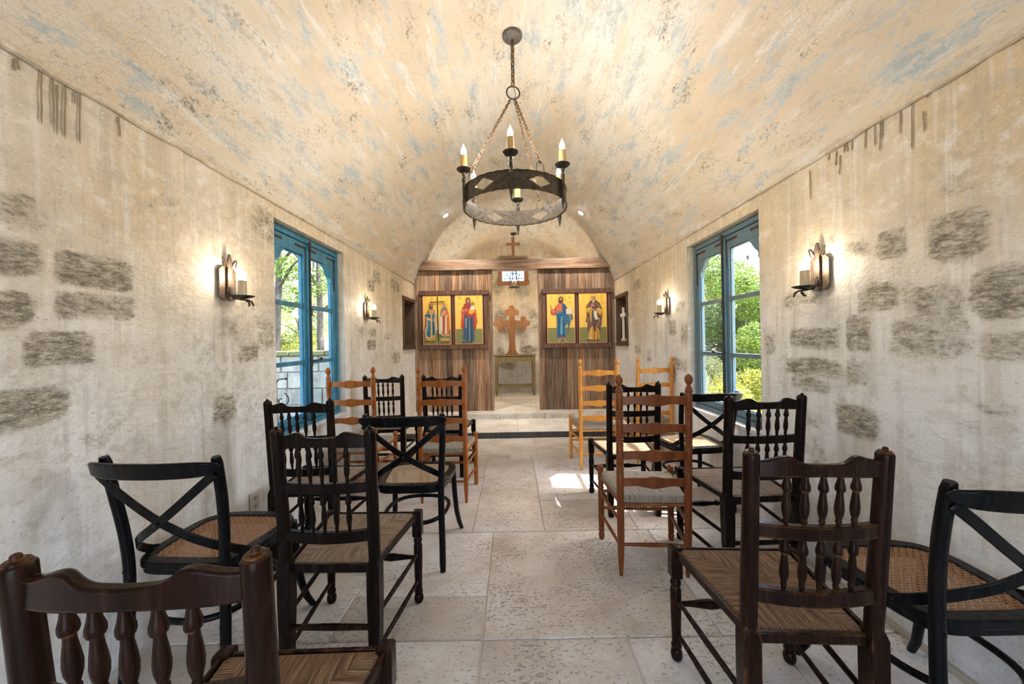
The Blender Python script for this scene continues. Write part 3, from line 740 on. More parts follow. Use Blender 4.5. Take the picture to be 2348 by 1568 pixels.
_pal = {}
def pal(c):
    k = tuple(round(x, 3) for x in c)
    if k not in _pal: _pal[k] = M_plain('icon_pigment_%d' % len(_pal), k, .42, Specular_IOR_Level=.35)
    return _pal[k]
GOLD = (.80, .52, .10); GREEN = (.20, .20, .075); OUT = (.10, .05, .02)
def icon(label, cv, rect, gy, figs, letters=()):
    (a, c), (b, d) = rect
    mid = cv(((a+b)/2, (c+d)/2)); x0, _ = P5(*cv((a, (c+d)/2)), YI); x1, _ = P5(*cv((b, (c+d)/2)), YI)
    _, z1 = P5(*cv(((a+b)/2, c)), YI); _, z0 = P5(*cv(((a+b)/2, d)), YI)
    cx, cz = (x0+x1)/2, (z0+z1)/2; yb = YP-.008
    root = empty('icon_panel', (cx, yb, z0), 0, label, 'icon', 'painted icons on the plank screens')
    hw, H = (x1-x0)/2, z1-z0; yf = -(yb-YI)-.004
    m = MB(); m.b2(-hw-.009, hw+.009, yf, 0, -.009, H+.009)
    m.build('board', M_plain('icon_edge', (.22, .055, .025), .5), root, bevel=.002, label='thin board with dark red edge')
    def uv(p):
        x, z = P5(*cv(p), YI); return x-cx, z-z0
    mats = []; mb = MB(); lay = [yf-.0004]
    def poly(pts, col, raw=False):
        mt = pal(col)
        if mt not in mats: mats.append(mt)
        q = pts if raw else [uv(p) for p in pts]
        q = [(min(max(x, -hw), hw), min(max(z, 0), H)) for x, z in q]
        mb.prism(q, lambda u, v: (u, lay[0], v), (0, .0012, 0), mats.index(mt)); lay[0] -= .0002
    zg = H*(1-(gy-c)/(d-c))
    poly([(-hw, 0), (hw, 0), (hw, H), (-hw, H)], (.72, .36, .22), True)
    e = .006
    poly([(-hw+e, zg), (hw-e, zg), (hw-e, H-e), (-hw+e, H-e)], GOLD, True)
    poly([(-hw+e, e), (hw-e, e), (hw-e, zg), (-hw+e, zg)], GREEN, True)
    for f in figs:
        if f[0] == 'e':      # ellipse
            _, x, y, rx, ry, col = f; poly([(x+rx*math.cos(t*PI/9), y+ry*math.sin(t*PI/9)) for t in range(18)], col)
        elif f[0] == 'r':    # thin halo ring
            _, x, y, r, col = f
            for t in range(24):
                a0, a1 = t*PI/12, (t+1)*PI/12
                poly([(x+r*math.cos(a0), y+r*math.sin(a0)), (x+r*math.cos(a1), y+r*math.sin(a1)), (x+(r-5)*math.cos(a1), y+(r-5)*math.sin(a1)), (x+(r-5)*math.cos(a0), y+(r-5)*math.sin(a0))], col)
        elif f[0] == 's':    # rows of tiny painted strokes
            _, x, y, n, col = f
            for i in range(n): poly([(x+i*11, y-7), (x+i*11+5, y-8), (x+i*11+6, y+6), (x+i*11+1, y+7)], col)
        else:
            col, pts = f[0], f[1:]; poly(pts, col)
    mb.build('painting', mats, root, smooth=False, fixn=False)
    for (tx, p, h) in letters:
        x, z = uv(p); cu = bpy.data.curves.new('inscription', 'FONT'); cu.body = tx; cu.size = h; cu.extrude = .0004; cu.align_x = 'CENTER'
        cu.materials.append(pal(OUT)); o = bpy.data.objects.new('inscription', cu); me_ = bpy.data.meshes.new_from_object(o); bpy.data.objects.remove(o); o = bpy.data.objects.new('inscription', me_); COL.objects.link(o); o.parent = root
        o.location = (x, lay[0]-.0006, z); o.rotation_euler = (PI/2, 0, 0)
SK = (.40, .22, .10); HR = (.055, .03, .018); INK = (.36, .20, .04)
icon('golden icon of two crowned figures holding a tall dark cross between them', cvL, ((294, 276), (921, 1374)), 1040, [
    ('r', 480, 512, 92, INK), ('r', 770, 525, 88, INK),
    ((.50, .42, .34), (400, 600), (440, 575), (530, 575), (570, 620), (575, 700), (612, 700), (600, 960), (608, 1070), (570, 1150), (575, 1280), (370, 1290), (350, 1140), (330, 1075), (350, 930), (345, 720)),
    ((.28, .07, .05), (352, 730), (378, 800), (372, 960), (335, 1080), (330, 1030), (345, 900)),
    ((.022, .12, .22), (400, 690), (560, 690), (545, 820), (565, 1000), (570, 1150), (480, 1215), (400, 1200), (378, 1130), (405, 960)),
    ((.06, .24, .36), (420, 840), (442, 840), (440, 1080), (415, 1100)), ((.012, .06, .12), (520, 830), (545, 830), (555, 1130), (530, 1150)),
    ((.52, .38, .13), (470, 690), (505, 690), (507, 1200), (470, 1212)),
    ((.48, .25, .05), (372, 1200), (430, 1225), (562, 1155), (575, 1270), (500, 1290), (366, 1286)), ((.62, .48, .25), (372, 1200), (430, 1222), (562, 1152), (562, 1168), (430, 1240), (372, 1216)),
    ((.27, .12, .07), (372, 655), (440, 575), (530, 575), (566, 640), (545, 690), (420, 692)), ((.58, .38, .11), (430, 600), (540, 600), (520, 690), (440, 690)), ((.40, .2, .07), (455, 625), (515, 625), (500, 670), (465, 670)),
    ((.03, .13, .22), (343, 700), (400, 690), (420, 742), (350, 756)), ((.62, .42, .17), (385, 762), (430, 770), (505, 815), (492, 850), (405, 825)),
    ((.48, .24, .19), (578, 702), (616, 690), (552, 840), (508, 856)), ((.58, .36, .2), (590, 800), (640, 790), (650, 850), (610, 860)),
    ('e', 478, 515, 44, 50, HR), ('e', 482, 505, 23, 30, SK), ((.10, .05, .03), (460, 530), (505, 530), (485, 568)), ((.30, .17, .07), (432, 458), (480, 448), (526, 456), (520, 488), (440, 490)),
    ((.03, .02, .015), (343, 1320), (380, 1284), (394, 1296), (376, 1320)), ((.03, .02, .015), (520, 1300), (520, 1282), (556, 1276), (556, 1298)),
    ((.52, .16, .055), (690, 610), (735, 560), (810, 560), (852, 600), (890, 700), (896, 1000), (880, 1165), (780, 1170), (700, 1160), (660, 1120), (665, 900), (690, 720)),
    ((.58, .55, .49), (702, 600), (730, 590), (736, 800), (742, 1040), (700, 1140), (655, 1120), (672, 850), (690, 700)), ((.13, .18, .2), (690, 640), (720, 560), (735, 590), (715, 720), (690, 760)),
    ((.40, .065, .035), (732, 640), (800, 640), (792, 1130), (750, 1090)), ((.64, .58, .5), (800, 730), (826, 730), (832, 1145), (790, 1122)), ((.62, .30, .12), (740, 640), (800, 610), (790, 720), (745, 720)),
    ((.62, .40, .2), (800, 715), (890, 712), (888, 732), (800, 745)), ((.09, .18, .11), (704, 1140), (890, 1162), (882, 1222), (705, 1232)), ((.50, .29, .07), (700, 1226), (886, 1216), (892, 1290), (700, 1300)),
    ((.62, .48, .28), (700, 1135), (780, 1170), (896, 1150), (896, 1166), (780, 1186), (700, 1150)),
    ((.11, .16, .18), (738, 500), (802, 500), (842, 600), (790, 580), (740, 590), (715, 600)), ('e', 770, 525, 24, 34, SK), ((.42, .22, .06), (728, 460), (770, 470), (815, 458), (800, 498), (740, 498)),
    ((.03, .02, .015), (705, 1306), (735, 1290), (745, 1300)), ((.03, .02, .015), (840, 1296), (872, 1292), (880, 1310)),
    ((.035, .02, .015), (610, 302), (633, 300), (656, 1303), (638, 1304)), ((.035, .02, .015), (458, 414), (790, 402), (790, 424), (458, 434)),
    ('s', 340, 318, 3, INK), ('s', 345, 350, 2, INK), ('s', 345, 385, 2, INK), ('s', 450, 318, 9, INK), ('s', 480, 350, 3, INK), ('s', 475, 380, 4, INK), ('s', 705, 315, 3, INK), ('s', 700, 345, 4, INK), ('s', 715, 378, 2, INK), ('s', 825, 310, 2, INK), ('s', 825, 345, 2, INK), ('s', 822, 375, 4, INK)])
icon('golden icon of a woman in a red mantle holding a child', cvL, ((1018, 258), (1636, 1358)), 1020, [
    ('r', 1310, 400, 100, INK), ('r', 1412, 455, 48, INK),
    ((.36, .04, .028), (1215, 480), (1255, 440), (1360, 440), (1400, 520), (1480, 600), (1514, 880), (1478, 905), (1492, 990), (1440, 1050), (1410, 700), (1240, 700), (1215, 1050), (1170, 1010), (1148, 950), (1165, 700), (1150, 620)),
    ((.52, .12, .07), (1450, 620), (1470, 640), (1490, 900), (1470, 900)), ((.50, .11, .06), (1180, 640), (1230, 610), (1215, 700), (1180, 960), (1160, 950)),
    ((.04, .085, .15), (1235, 690), (1410, 720), (1440, 1050), (1452, 1270), (1390, 1300), (1185, 1306), (1212, 1050)),
    ((.20, .28, .36), (1252, 772), (1284, 785), (1278, 1000), (1252, 1000)), ((.13, .20, .28), (1328, 790), (1350, 790), (1352, 1308), (1325, 1308)), ((.02, .04, .08), (1295, 800), (1315, 800), (1312, 1300), (1290, 1300)), ((.02, .04, .08), (1375, 780), (1395, 790), (1410, 1290), (1388, 1295)), ((.10, .24, .34), (1205, 1240), (1240, 1290), (1300, 1306), (1185, 1310)),
    ((.40, .048, .03), (1215, 600), (1400, 610), (1424, 690), (1340, 782), (1240, 680)), ((.62, .34, .16), (1160, 610), (1225, 575), (1240, 590), (1165, 640)), ((.50, .24, .1), (1240, 620), (1262, 580), (1310, 570), (1300, 600), (1260, 640)),
    ((.24, .06, .04), (1250, 470), (1270, 360), (1350, 360), (1372, 480), (1330, 530), (1285, 510)), ('e', 1308, 392, 56, 74, (.15, .05, .035)), ('e', 1313, 398, 31, 46, SK),
    ((.62, .57, .49), (1345, 575), (1385, 500), (1430, 490), (1458, 545), (1452, 602), (1350, 604)), ((.66, .34, .04), (1330, 600), (1450, 588), (1464, 640), (1390, 695), (1318, 668)), ('e', 1413, 457, 25, 27, HR), ('e', 1414, 462, 14, 17, SK),
    ((.03, .02, .015), (1180, 1325), (1205, 1298), (1240, 1304), (1210, 1322)), ((.03, .02, .015), (1350, 1304), (1385, 1296), (1394, 1322), (1370, 1324)),
    ('s', 1040, 455, 10, INK), ('s', 1495, 440, 7, INK)],
    [('ΜΡ', (1110, 335), .034), ('ΘΥ', (1515, 332), .034)])
icon('golden icon of a bearded person in blue and red holding an open book', cvR, ((240, 228), (863, 1334)), 994, [
    ('r', 545, 360, 110, INK),
    ((.48, .10, .065), (440, 500), (500, 440), (575, 435), (605, 470), (585, 640), (450, 642)), ((.60, .27, .09), (462, 520), (480, 500), (480, 625), (465, 630)), ((.62, .22, .15), (520, 470), (545, 470), (540, 620), (520, 620)),
    ((.42, .075, .055), (330, 590), (400, 570), (440, 500), (462, 560), (450, 680), (400, 712), (330, 690), (313, 640)), ((.58, .17, .12), (345, 610), (395, 590), (420, 620), (370, 680)),
    (SK, (298, 500), (318, 478), (345, 560), (378, 590), (350, 600), (320, 560)),
    ((.025, .09, .20), (575, 430), (640, 468), (692, 550), (705, 690), (610, 722), (592, 640), (582, 560)),
    ((.025, .13, .25), (445, 655), (580, 618), (640, 720), (705, 690), (692, 900), (660, 910), (662, 1200), (590, 1202), (520, 1212), (465, 1212), (458, 950)),
    ((.06, .22, .36), (450, 660), (570, 625), (575, 640), (460, 690)), ((.012, .06, .14), (450, 720), (560, 700), (560, 715), (455, 740)), ((.11, .30, .42), (552, 742), (580, 736), (592, 1140), (530, 1142)), ((.012, .05, .12), (500, 760), (520, 760), (515, 1190), (495, 1190)), ((.012, .05, .12), (598, 800), (612, 800), (630, 1180), (605, 1180)), ((.08, .2, .33), (620, 960), (650, 930), (652, 1160), (632, 1160)),
    ((.05, .14, .24), (700, 700), (742, 700), (770, 880), (748, 900), (714, 1118), (695, 1090), (697, 900)), ((.05, .14, .24), (758, 700), (796, 690), (822, 760), (800, 826), (768, 790)),
    ((.68, .57, .46), (662, 568), (798, 555), (802, 680), (670, 692)), ((.40, .26, .2), (798, 555), (806, 560), (808, 686), (802, 680)), ((.48, .36, .28), (733, 562), (737, 562), (740, 684), (736, 684)),
    ((.48, .11, .11), (478, 1216), (652, 1206), (642, 1236), (488, 1242)), ((.50, .36, .17), (465, 1312), (528, 1244), (552, 1244), (500, 1322)), ((.50, .36, .17), (598, 1244), (630, 1244), (694, 1310), (670, 1316)),
    ('e', 545, 365, 58, 74, HR), ('e', 545, 358, 32, 48, SK), ((.07, .035, .02), (515, 385), (575, 385), (545, 440)), ((.25, .12, .05), (542, 330), (548, 330), (548, 385), (540, 385)),
    ('s', 320, 425, 2, INK), ('s', 365, 425, 4, INK), ('s', 700, 418, 9, INK)],
    [('ΙC', (337, 328), .034), ('ΧC', (745, 322), .034)])
icon('golden icon of a bald bearded monk in brown robes with a scroll', cvR, ((958, 212), (1580, 1326)), 980, [
    ('r', 1278, 325, 102, INK),
    ((.125, .065, .052), (1215, 380), (1340, 375), (1420, 440), (1482, 580), (1470, 780), (1462, 900), (1430, 1000), (1444, 1080), (1410, 1130), (1160, 1130), (1143, 1050), (1150, 900), (1108, 850), (1130, 700), (1110, 560), (1130, 480)),
    ((.24, .14, .115), (1150, 480), (1200, 430), (1170, 530), (1140, 540)), ((.24, .14, .115), (1330, 450), (1360, 430), (1440, 540), (1420, 545)), ((.24, .14, .12), (1130, 760), (1170, 740), (1180, 900), (1140, 880)), ((.26, .15, .13), (1390, 800), (1430, 770), (1440, 880), (1400, 900)),
    ((.52, .30, .06), (1103, 560), (1240, 520), (1252, 640), (1200, 664), (1115, 642)), ((.66, .44, .12), (1120, 570), (1200, 545), (1190, 580), (1125, 610)), ((.52, .30, .06), (1335, 560), (1400, 540), (1478, 580), (1492, 650), (1440, 722), (1350, 640)), ((.66, .44, .12), (1380, 560), (1440, 580), (1470, 640), (1400, 600)),
    ((.50, .29, .06), (1190, 660), (1242, 640), (1242, 880), (1200, 832)), ((.06, .085, .075), (1245, 600), (1292, 600), (1312, 832), (1240, 842)),
    ((.52, .28, .055), (1196, 1000), (1256, 955), (1334, 955), (1412, 1050), (1424, 1240), (1330, 1272), (1160, 1250), (1170, 1080)), ((.28, .13, .03), (1288, 1000), (1308, 1000), (1314, 1268), (1288, 1268)), ((.64, .40, .1), (1210, 1030), (1240, 1000), (1235, 1230), (1200, 1230)), ((.28, .13, .03), (1345, 1010), (1360, 1030), (1380, 1250), (1360, 1255)), ((.64, .40, .1), (1320, 1010), (1338, 1010), (1350, 1250), (1330, 1255)),
    ((.69, .61, .46), (1282, 622), (1342, 610), (1372, 780), (1408, 775), (1400, 800), (1320, 812), (1290, 740)), ((.09, .045, .04), (1262, 890), (1322, 880), (1332, 1070), (1306, 1080), (1280, 1020)), ((.2, .11, .1), (1190, 860), (1262, 900), (1270, 950), (1180, 1000)), ((.2, .11, .1), (1330, 890), (1400, 860), (1430, 1000), (1330, 950)),
    ('e', 1275, 322, 50, 44, (.14, .09, .06)), ('e', 1275, 318, 32, 40, (.42, .26, .12)), ((.48, .34, .25), (1234, 362), (1314, 362), (1300, 420), (1280, 455), (1256, 420)), ((.38, .19, .16), (1215, 470), (1250, 440), (1300, 470), (1300, 520), (1220, 522)), ((.44, .24, .2), (1250, 570), (1290, 560), (1312, 600), (1290, 624), (1262, 610)),
    ((.60, .48, .32), (1150, 1240), (1180, 1210), (1260, 1250), (1200, 1256)), ((.03, .02, .015), (1138, 1282), (1150, 1256), (1186, 1262), (1170, 1280)), ((.03, .02, .015), (1340, 1270), (1385, 1258), (1384, 1282)),
    ('s', 1045, 285, 2, INK), ('s', 1030, 330, 5, INK), ('s', 1048, 375, 2, INK), ('s', 1425, 268, 6, INK), ('s', 1432, 318, 5, INK), ('s', 1432, 360, 5, INK), ('s', 1420, 430, 10, INK)])

# beam across the screen, with a little cross standing on a block
m = MB(); tones = []
xs = np.linspace(-1.46, 1.53, 25)
ZT, zb_, yb0, yb1 = 2.520, ZBM, 5.675, 5.885
rb = random.Random(2); rows = []
for x in xs:
    zt = min(ZT, vz(x)-.003)
    rows.append([(x, yb0+rb.uniform(-.004, .004), zb_+rb.uniform(-.005, .003)), (x, yb1, zb_), (x, yb1, max(zt, zb_+.004)), (x, yb0+rb.uniform(-.004, .004), max(zt+rb.uniform(-.006, 0), zb_+.004))])
vs = [p for r_ in rows for p in r_]; fs = [(0, 1, 2, 3), tuple((len(xs)-1)*4+j for j in (3, 2, 1, 0))]
for i in range(len(xs)-1):
    for j in range(4): fs.append((i*4+j, (i+1)*4+j, (i+1)*4+(j+1) % 4, i*4+(j+1) % 4))
m.add([(a, b-5.75, c-ZBM) for a, b, c in vs], fs)
bm_root = empty('timber_beam', (0, 5.75, ZBM), 0, 'rough timber beam spanning the nave above the plank screens', 'beam')
toned(m, [.30]*len(m.v), 'beam', BARNX, bm_root)
m = MB(); m.b2(-.225, .25, -.085, .12, ZT-ZBM-.006, ZT-ZBM+.012); toned(m, [.26]*len(m.v), 'cap_board', BARNX, bm_root)
CROSSW = M_wood('honey_oak_cross', (.18, .075, .022), (.29, .13, .04), (.38, .19, .07), .4, 9)
cr = empty('small_cross', (.028, 5.73, ZT+.0125), 0, 'small plain wooden cross standing on the timber beam', 'cross')
m = MB(); m.b2(-.024, .024, -.012, .012, 0, .335); m.build('upright', CROSSW, cr, bevel=.003)
m = MB(); m.b2(-.108, .108, -.0145, .0145, .205, .247); m.build('crossbar', CROSSW, cr, bevel=.003)

# ------------------------------------------------------------------ sanctuary: altar table, budded cross, lantern, outlet
TBL = M_wood('olive_painted_pine', (.145, .105, .042), (.215, .165, .075), (.29, .235, .12), .5, 9)
tx, ty = .034, 7.42
tb = empty('altar_table', (tx, ty, STEP2), 0, 'olive-tan wooden altar table seen through the screen opening', 'table')
tz = .815
m = MB(); m.b2(-.43, .43, -.19, .19, tz-.022, tz); m.build('tabletop', TBL, tb, bevel=.004)
for sx in (-1, 1):
    for sy in (-1, 1):
        m = MB(); cx, cy = sx*.375, sy*.15
        def sq(z, h): return [(cx-h, cy-h, z), (cx+h, cy-h, z), (cx+h, cy+h, z), (cx-h, cy+h, z)]
        vs = sq(0, .017)+sq(.14, .028)+sq(.17, .028)+sq(tz-.022, .028)
        fs = [(3, 2, 1, 0), (12, 13, 14, 15)]+[(i*4+j, i*4+(j+1) % 4, i*4+4+(j+1) % 4, i*4+4+j) for i in range(3) for j in range(4)]
        m.add(vs, fs); m.build('leg', TBL, tb, bevel=.002)
for sy in (-1, 1):
    m = MB(); m.b2(-.35, .35, sy*.155-.011, sy*.155+.011, tz-.145, tz-.030); m.build('apron', TBL, tb, bevel=.002)
    m = MB(); m.b2(-.352, .352, sy*.15-.014, sy*.15+.014, .155, .20); m.build('stretcher', TBL, tb, bevel=.002)
for sx in (-1, 1):
    m = MB(); m.b2(sx*.375-.011, sx*.375+.011, -.128, .128, tz-.145, tz-.030); m.build('apron', TBL, tb, bevel=.002)
    m = MB(); m.b2(sx*.375-.012, sx*.375+.012, -.126, .126, .155, .20); m.build('stretcher', TBL, tb, bevel=.002)

CARV = M_wood('carved_amber_wood', (.14, .048, .010), (.23, .088, .018), (.31, .135, .033), .38, 9, (.10, .035, .008), point_range=(.49, .44))  # darker tone in the concave creases of the carving
bc = empty('budded_cross', (tx-.05, ty-.01, STEP2+tz), 0, 'large carved amber wood cross with trefoil ends on the altar table', 'cross')
def outline():
    # half-outline, mirrored; trefoil buds at three ends, flared foot; metres
    pts = []
    def arc(cx, cy, r, a0, a1, n=10): return [(cx+r*math.cos(math.radians(a0+(a1-a0)*k/n)), cy+r*math.sin(math.radians(a0+(a1-a0)*k/n))) for k in range(n+1)]
    h = .062; zc = .625
    p = [(.135, 0), (.125, .012), (.092, .04), (.070, .10), (h, .2), (h, zc-h-.02), (h+.02, zc-h)]
    p += arc(.235, zc-.085, .062, 150, 378, 14) + arc(.315, zc, .062, -108, 108, 14) + arc(.235, zc+.085, .062, -18, 210, 14)
    p += [(h+.02, zc+h), (h, zc+h+.02)]
    p += arc(.085, zc+.225, .062, -122, 108, 14) + arc(0, zc+.305, .062, -18, 90, 8)
    return p
oh = outline(); full = oh+[(-x, z) for x, z in oh[::-1][1:]]
m = MB(); m.prism(full, lambda u, v: (u, -.022, v), (0, .044, 0)); m.build('cross_body', CARV, bc, bevel=.008)
m = MB()
for k in range(4):
    a = PI/4+k*PI/2
    for da, L in ((0, .10), (-.35, .075), (.35, .075)):
        c0 = V((0, -.0235, .625)); d = V((math.cos(a+da), 0, math.sin(a+da)))
        m.tube([c0+d*.012, c0+d*L*.6, c0+d*L*.8], [.006, .007, .002], 6, flat=.5)
for (cx, cz, a0) in ((.235, .625, 0), (-.235, .625, PI), (0, .85, PI/2)):
    for k in (-1, 0, 1):
        a = a0+k*1.57; q = .083 if k else .075
        c = V((cx+q*math.cos(a), -.023, cz+q*math.sin(a)))
        m.tube([c+V((.03*math.cos(t), 0, .03*math.sin(t))) for t in np.linspace(0, 2*PI, 17)[:-1]], .0045, 6, closed=True)
    d = V((math.cos(a0), 0, math.sin(a0)))
    m.tube([V((cx, -.023, cz))-d*.12, V((cx, -.024, cz))-d*.02], [.004, .006], 6)
for s in (-1, 1): m.tube([V((s*.046, -.0225, z)) for z in (.10, .3, .56)], .0035, 6)
m.build('carving', CARV, bc)

def chain(m, p0, p1, L=.022, r=.0022, w=.45):
    p0, p1 = V(p0), V(p1); d = p1-p0; n = max(2, round(d.length/(L*.72))); t = d.normalized()
    u = t.orthogonal().normalized(); q = t.cross(u)
    for i in range(n):
        c = p0+d*((i+.5)/n); a = u if i % 2 else q; h = L*.5
        pts = []
        for k in range(12):
            an = 2*PI*k/12; ca, sa = math.cos(an), math.sin(an)
            pts.append(c+t*(h*math.copysign(abs(ca)**.8, ca))+a*(L*w*.5*math.copysign(abs(sa)**.8, sa)))
        m.tube(pts, r, 5, closed=True)
lx, ly = .045, 6.93; lzt = ZCC+math.sqrt(RV**2-(lx-XC)**2)
ln = empty('hanging_lantern', (lx, ly, lzt), 0, 'small black iron lantern hanging on a chain before the altar', 'lantern')
m = MB(); m.lathe((0, 0, 0), (0, 0, -.035), [(0, .062), (.35, .062), (.7, .05), (1, .012)], 20); m.build('ceiling_canopy', IRON, ln)
m = MB(); chain(m, (0, 0, -.03), (0, 0, -.67), .03, .003); m.build('chain', IRON, ln)
m = MB(); zb, zt2 = -1.02, -.76
m.tube([V((.085*math.cos(a), .085*math.sin(a), zb)) for a in np.linspace(0, 2*PI, 25)[:-1]], .007, 6, closed=True)
m.tube([V((.085*math.cos(a), .085*math.sin(a), zb+.13)) for a in np.linspace(0, 2*PI, 25)[:-1]], .006, 6, closed=True)
m.tube([V((.06*math.cos(a), .06*math.sin(a), zt2)) for a in np.linspace(0, 2*PI, 25)[:-1]], .006, 6, closed=True)
for k in range(6):
    a = k*PI/3; c, s = math.cos(a), math.sin(a)
    m.tube([(.085*c, .085*s, zb), (.085*c, .085*s, zb+.13), (.06*c, .06*s, zt2), (.012*c, .012*s, -.67)], .006, 6)
    m.tube([(.085*c, .085*s, zb+.01), (.10*c, .10*s, zb-.02), (.115*c, .115*s, zb-.03)], [.006, .006, .003], 6)
m.lathe((0, 0, zb-.004), (0, 0, zb+.006), [(0, .08), (1, .08)], 20)
m.build('cage', IRON, ln)
for k in range(3):
    a = k*2*PI/3+.5; c, s = .045*math.cos(a), .045*math.sin(a)
    m = MB(); m.lathe((c, s, zb+.006), (c, s, zb+.11), [(0, .012), (1, .012)], 10); sl = m.build('candle_sleeve', SLEEVE, ln)
    m = MB(); m.lathe((c, s, zb+.111), (c, s, zb+.16), [(0, .007), (.35, .011), (.7, .007), (1, .001)], 10); m.build('bulb', BULBL, sl)

OUTL = M_plain('ivory_outlet', (.62, .57, .48), .4); OUTD = M_plain('outlet_slot', (.03, .03, .03), .5)
def outlet(label, loc, nx, ny, mat):
    o = empty('wall_outlet', loc, 0, label, 'outlet'); n = V((nx, ny, 0)); t = V((-ny, nx, 0)); M = Matrix((t, n, V((0, 0, 1)))).transposed()
    m = MB(); m.box(n*.003, (.072, .006, .115), M=M); m.build('cover_plate', mat, o, bevel=.002)
    m = MB()
    for zc in (-.025, .025):
        for dx in (-.007, .007): m.box(n*.0065+t*dx+V((0, 0, zc)), (.003, .002, .010), M=M)
        m.box(n*.0065+V((0, 0, zc-.012)), (.005, .002, .005), M=M)
    m.build('socket_slots', OUTD, o)
outlet('ivory wall outlet low on the plaster under the altar table', (-.085, YB-.012, STEP2+.36), 0, -1, OUTL)
outlet('plaster-coloured wall outlet low on the left wall beside the window', (XL+.008, 2.148, .335), 1, 0, M_plain('stone_coloured_outlet', (.50, .46, .40), .5))

# niches near the screen
NW = M_wood('dark_niche_board', (.035, .018, .010), (.075, .04, .022), (.15, .085, .05), .6, 9)
def niche(label, X, sg, N):
    y0, y1, z0, z1 = N; r = empty('wall_niche', (X, (y0+y1)/2, z0), 0, label, 'niche', 'framed wall niches')
    yc = (y0+y1)/2
    def bx(m, d0, d1, a, b, c, e): p, q = sorted((sg*d0, sg*d1)); m.b2(p, q, a-yc, b-yc, c-z0, e-z0)
    m = MB(); f = .05
    for a in ((y0-f, y0+.004, z0-f, z1+f), (y1-.004, y1+f*.5, z0-f, z1+f)): bx(m, -.018, .02, *a)
    for a in ((y0-f-.01, y1+f*.5, z1-.004, z1+f), (y0-f-.01, y1+f*.5, z0-f, z0+.004)): bx(m, -.024, .02, *a)
    m.build('frame', NW, r, bevel=.003)
    m = MB()
    bx(m, .02, .155, y0+.001, y0+.014, z0+.001, z1-.001); bx(m, .02, .155, y1-.014, y1-.001, z0+.001, z1-.001); bx(m, .02, .155, y0+.014, y1-.014, z0+.001, z0+.014); bx(m, .02, .155, y0+.014, y1-.014, z1-.014, z1-.001); bx(m, .143, .155, y0+.014, y1-.014, z0+.014, z1-.014)
    m.build('lining', NW, r)
niche('dark framed empty wall niche left of the plank screens', XL, -1, NICHE_L)
niche('dark framed wall niche right of the screens holding a white cross', XR, 1, NICHE_R)
WST = M_plain('chalky_white_stone', (.66, .64, .60), .7)
m = MB(); yn = 5.475
m.b2(-.028, .028, -.045, .045, 0, .03); m.prism([(-.03, .03), (.03, .03), (.022, .10), (.02, .30), (.15, .30), (.165, .345), (.02, .35), (.02, .42), (-.02, .42), (-.02, .35), (-.165, .345), (-.15, .30), (-.02, .30), (-.022, .10)], lambda u, v: (-.015, u, v), (.03, 0, 0))
o = m.build('stone_cross', WST, bevel=.004); o.location = (XR+.048, yn, NICHE_R[2]+.0145); o.scale = (1.0, .70, 1.2)
tag(o, 'white stone cross standing inside the right wall niche', 'cross')

# ------------------------------------------------------------------ chandelier
cx, cy = .03, 2.433; czt = vz(cx)
ch = empty('chandelier', (cx, cy, czt), 0, 'round wrought iron chandelier with six lit candle bulbs', 'chandelier')
RB, zr0, zr1 = .338, 2.122-czt, 2.229-czt
m = MB(); m.lathe((0, 0, -.004), (0, 0, -.034), [(0, .066), (.3, .066), (.55, .060), (.75, .03), (1, .012)], 28); m.tube([V((.010*math.cos(a), 0, -.045+.012*math.sin(a))) for a in np.linspace(0, 2*PI, 13)[:-1]], .003, 6, closed=True); m.build('ceiling_canopy', M_iron('grey_iron_canopy', (.10, .09, .08), (.19, .17, .15)), ch)
zl = 2.895-czt
m = MB(); chain(m, (0, 0, -.045), (0, 0, zl+.045), .046, .0042, .5); m.tube([(.004, .004, -.03), (-.004, .006, zl*.5), (.003, .0, zl+.05), (.02, 0, zl-.03)], .0022, 6); m.build('hanging_chain', RUSTY, ch)
m = MB(); m.tube([V((.043*math.cos(a), .008*math.cos(a), zl+.043*math.sin(a))) for a in np.linspace(0, 2*PI, 29)[:-1]], .0048, 8, closed=True); m.build('loop_ring', IRON, ch)
# pierced band: strips around six diamond openings, built in thickness
m = MB(); n = 144; tck = .004; rot = math.radians(-4)
dia = [math.radians(60*k)+rot+PI/2+math.radians(30) for k in range(6)]
def in_dia(a, z):
    for d in dia:
        da = (a-d+PI) % (2*PI)-PI
        if abs(da)/.22+abs(z-.5)/.33 < 1: return True
    return False
def P(a, z, r): return V((r*math.cos(a), r*math.sin(a), zr0+(zr1-zr0)*z))
def pt_cut(d, s, z): return d+s*.22*max(0, 1-abs(z-.5)/.33)
def band_quad(a0l, a0h, a1l, a1h, z0, z1, segs=4):
    vs = []; fs = []
    for k in range(segs+1):
        t = k/segs; lo = a0l+(a1l-a0l)*t; hi = a0h+(a1h-a0h)*t
        vs += [P(lo, z0, RB), P(lo, z0, RB-tck), P(hi, z1, RB-tck), P(hi, z1, RB)]
    for k in range(segs):
        b = k*4
        for j in range(4): fs.append((b+j, b+4+j, b+4+(j+1) % 4, b+(j+1) % 4))
    fs += [(0, 1, 2, 3), tuple(segs*4+j for j in (3, 2, 1, 0))]
    m.add(vs, fs)
zz = [0, .17]+[.17+.66*k/8 for k in range(1, 9)]+[1]
for k, d in enumerate(dia):
    d2 = d+math.radians(60)
    for i in range(len(zz)-1):
        band_quad(pt_cut(d, 1, zz[i]), pt_cut(d, 1, zz[i+1]), pt_cut(d2, -1, zz[i]), pt_cut(d2, -1, zz[i+1]), zz[i], zz[i+1], 10)
bd = m.build('pierced_band', CHANDIRON, ch, angle=30)
m = MB()
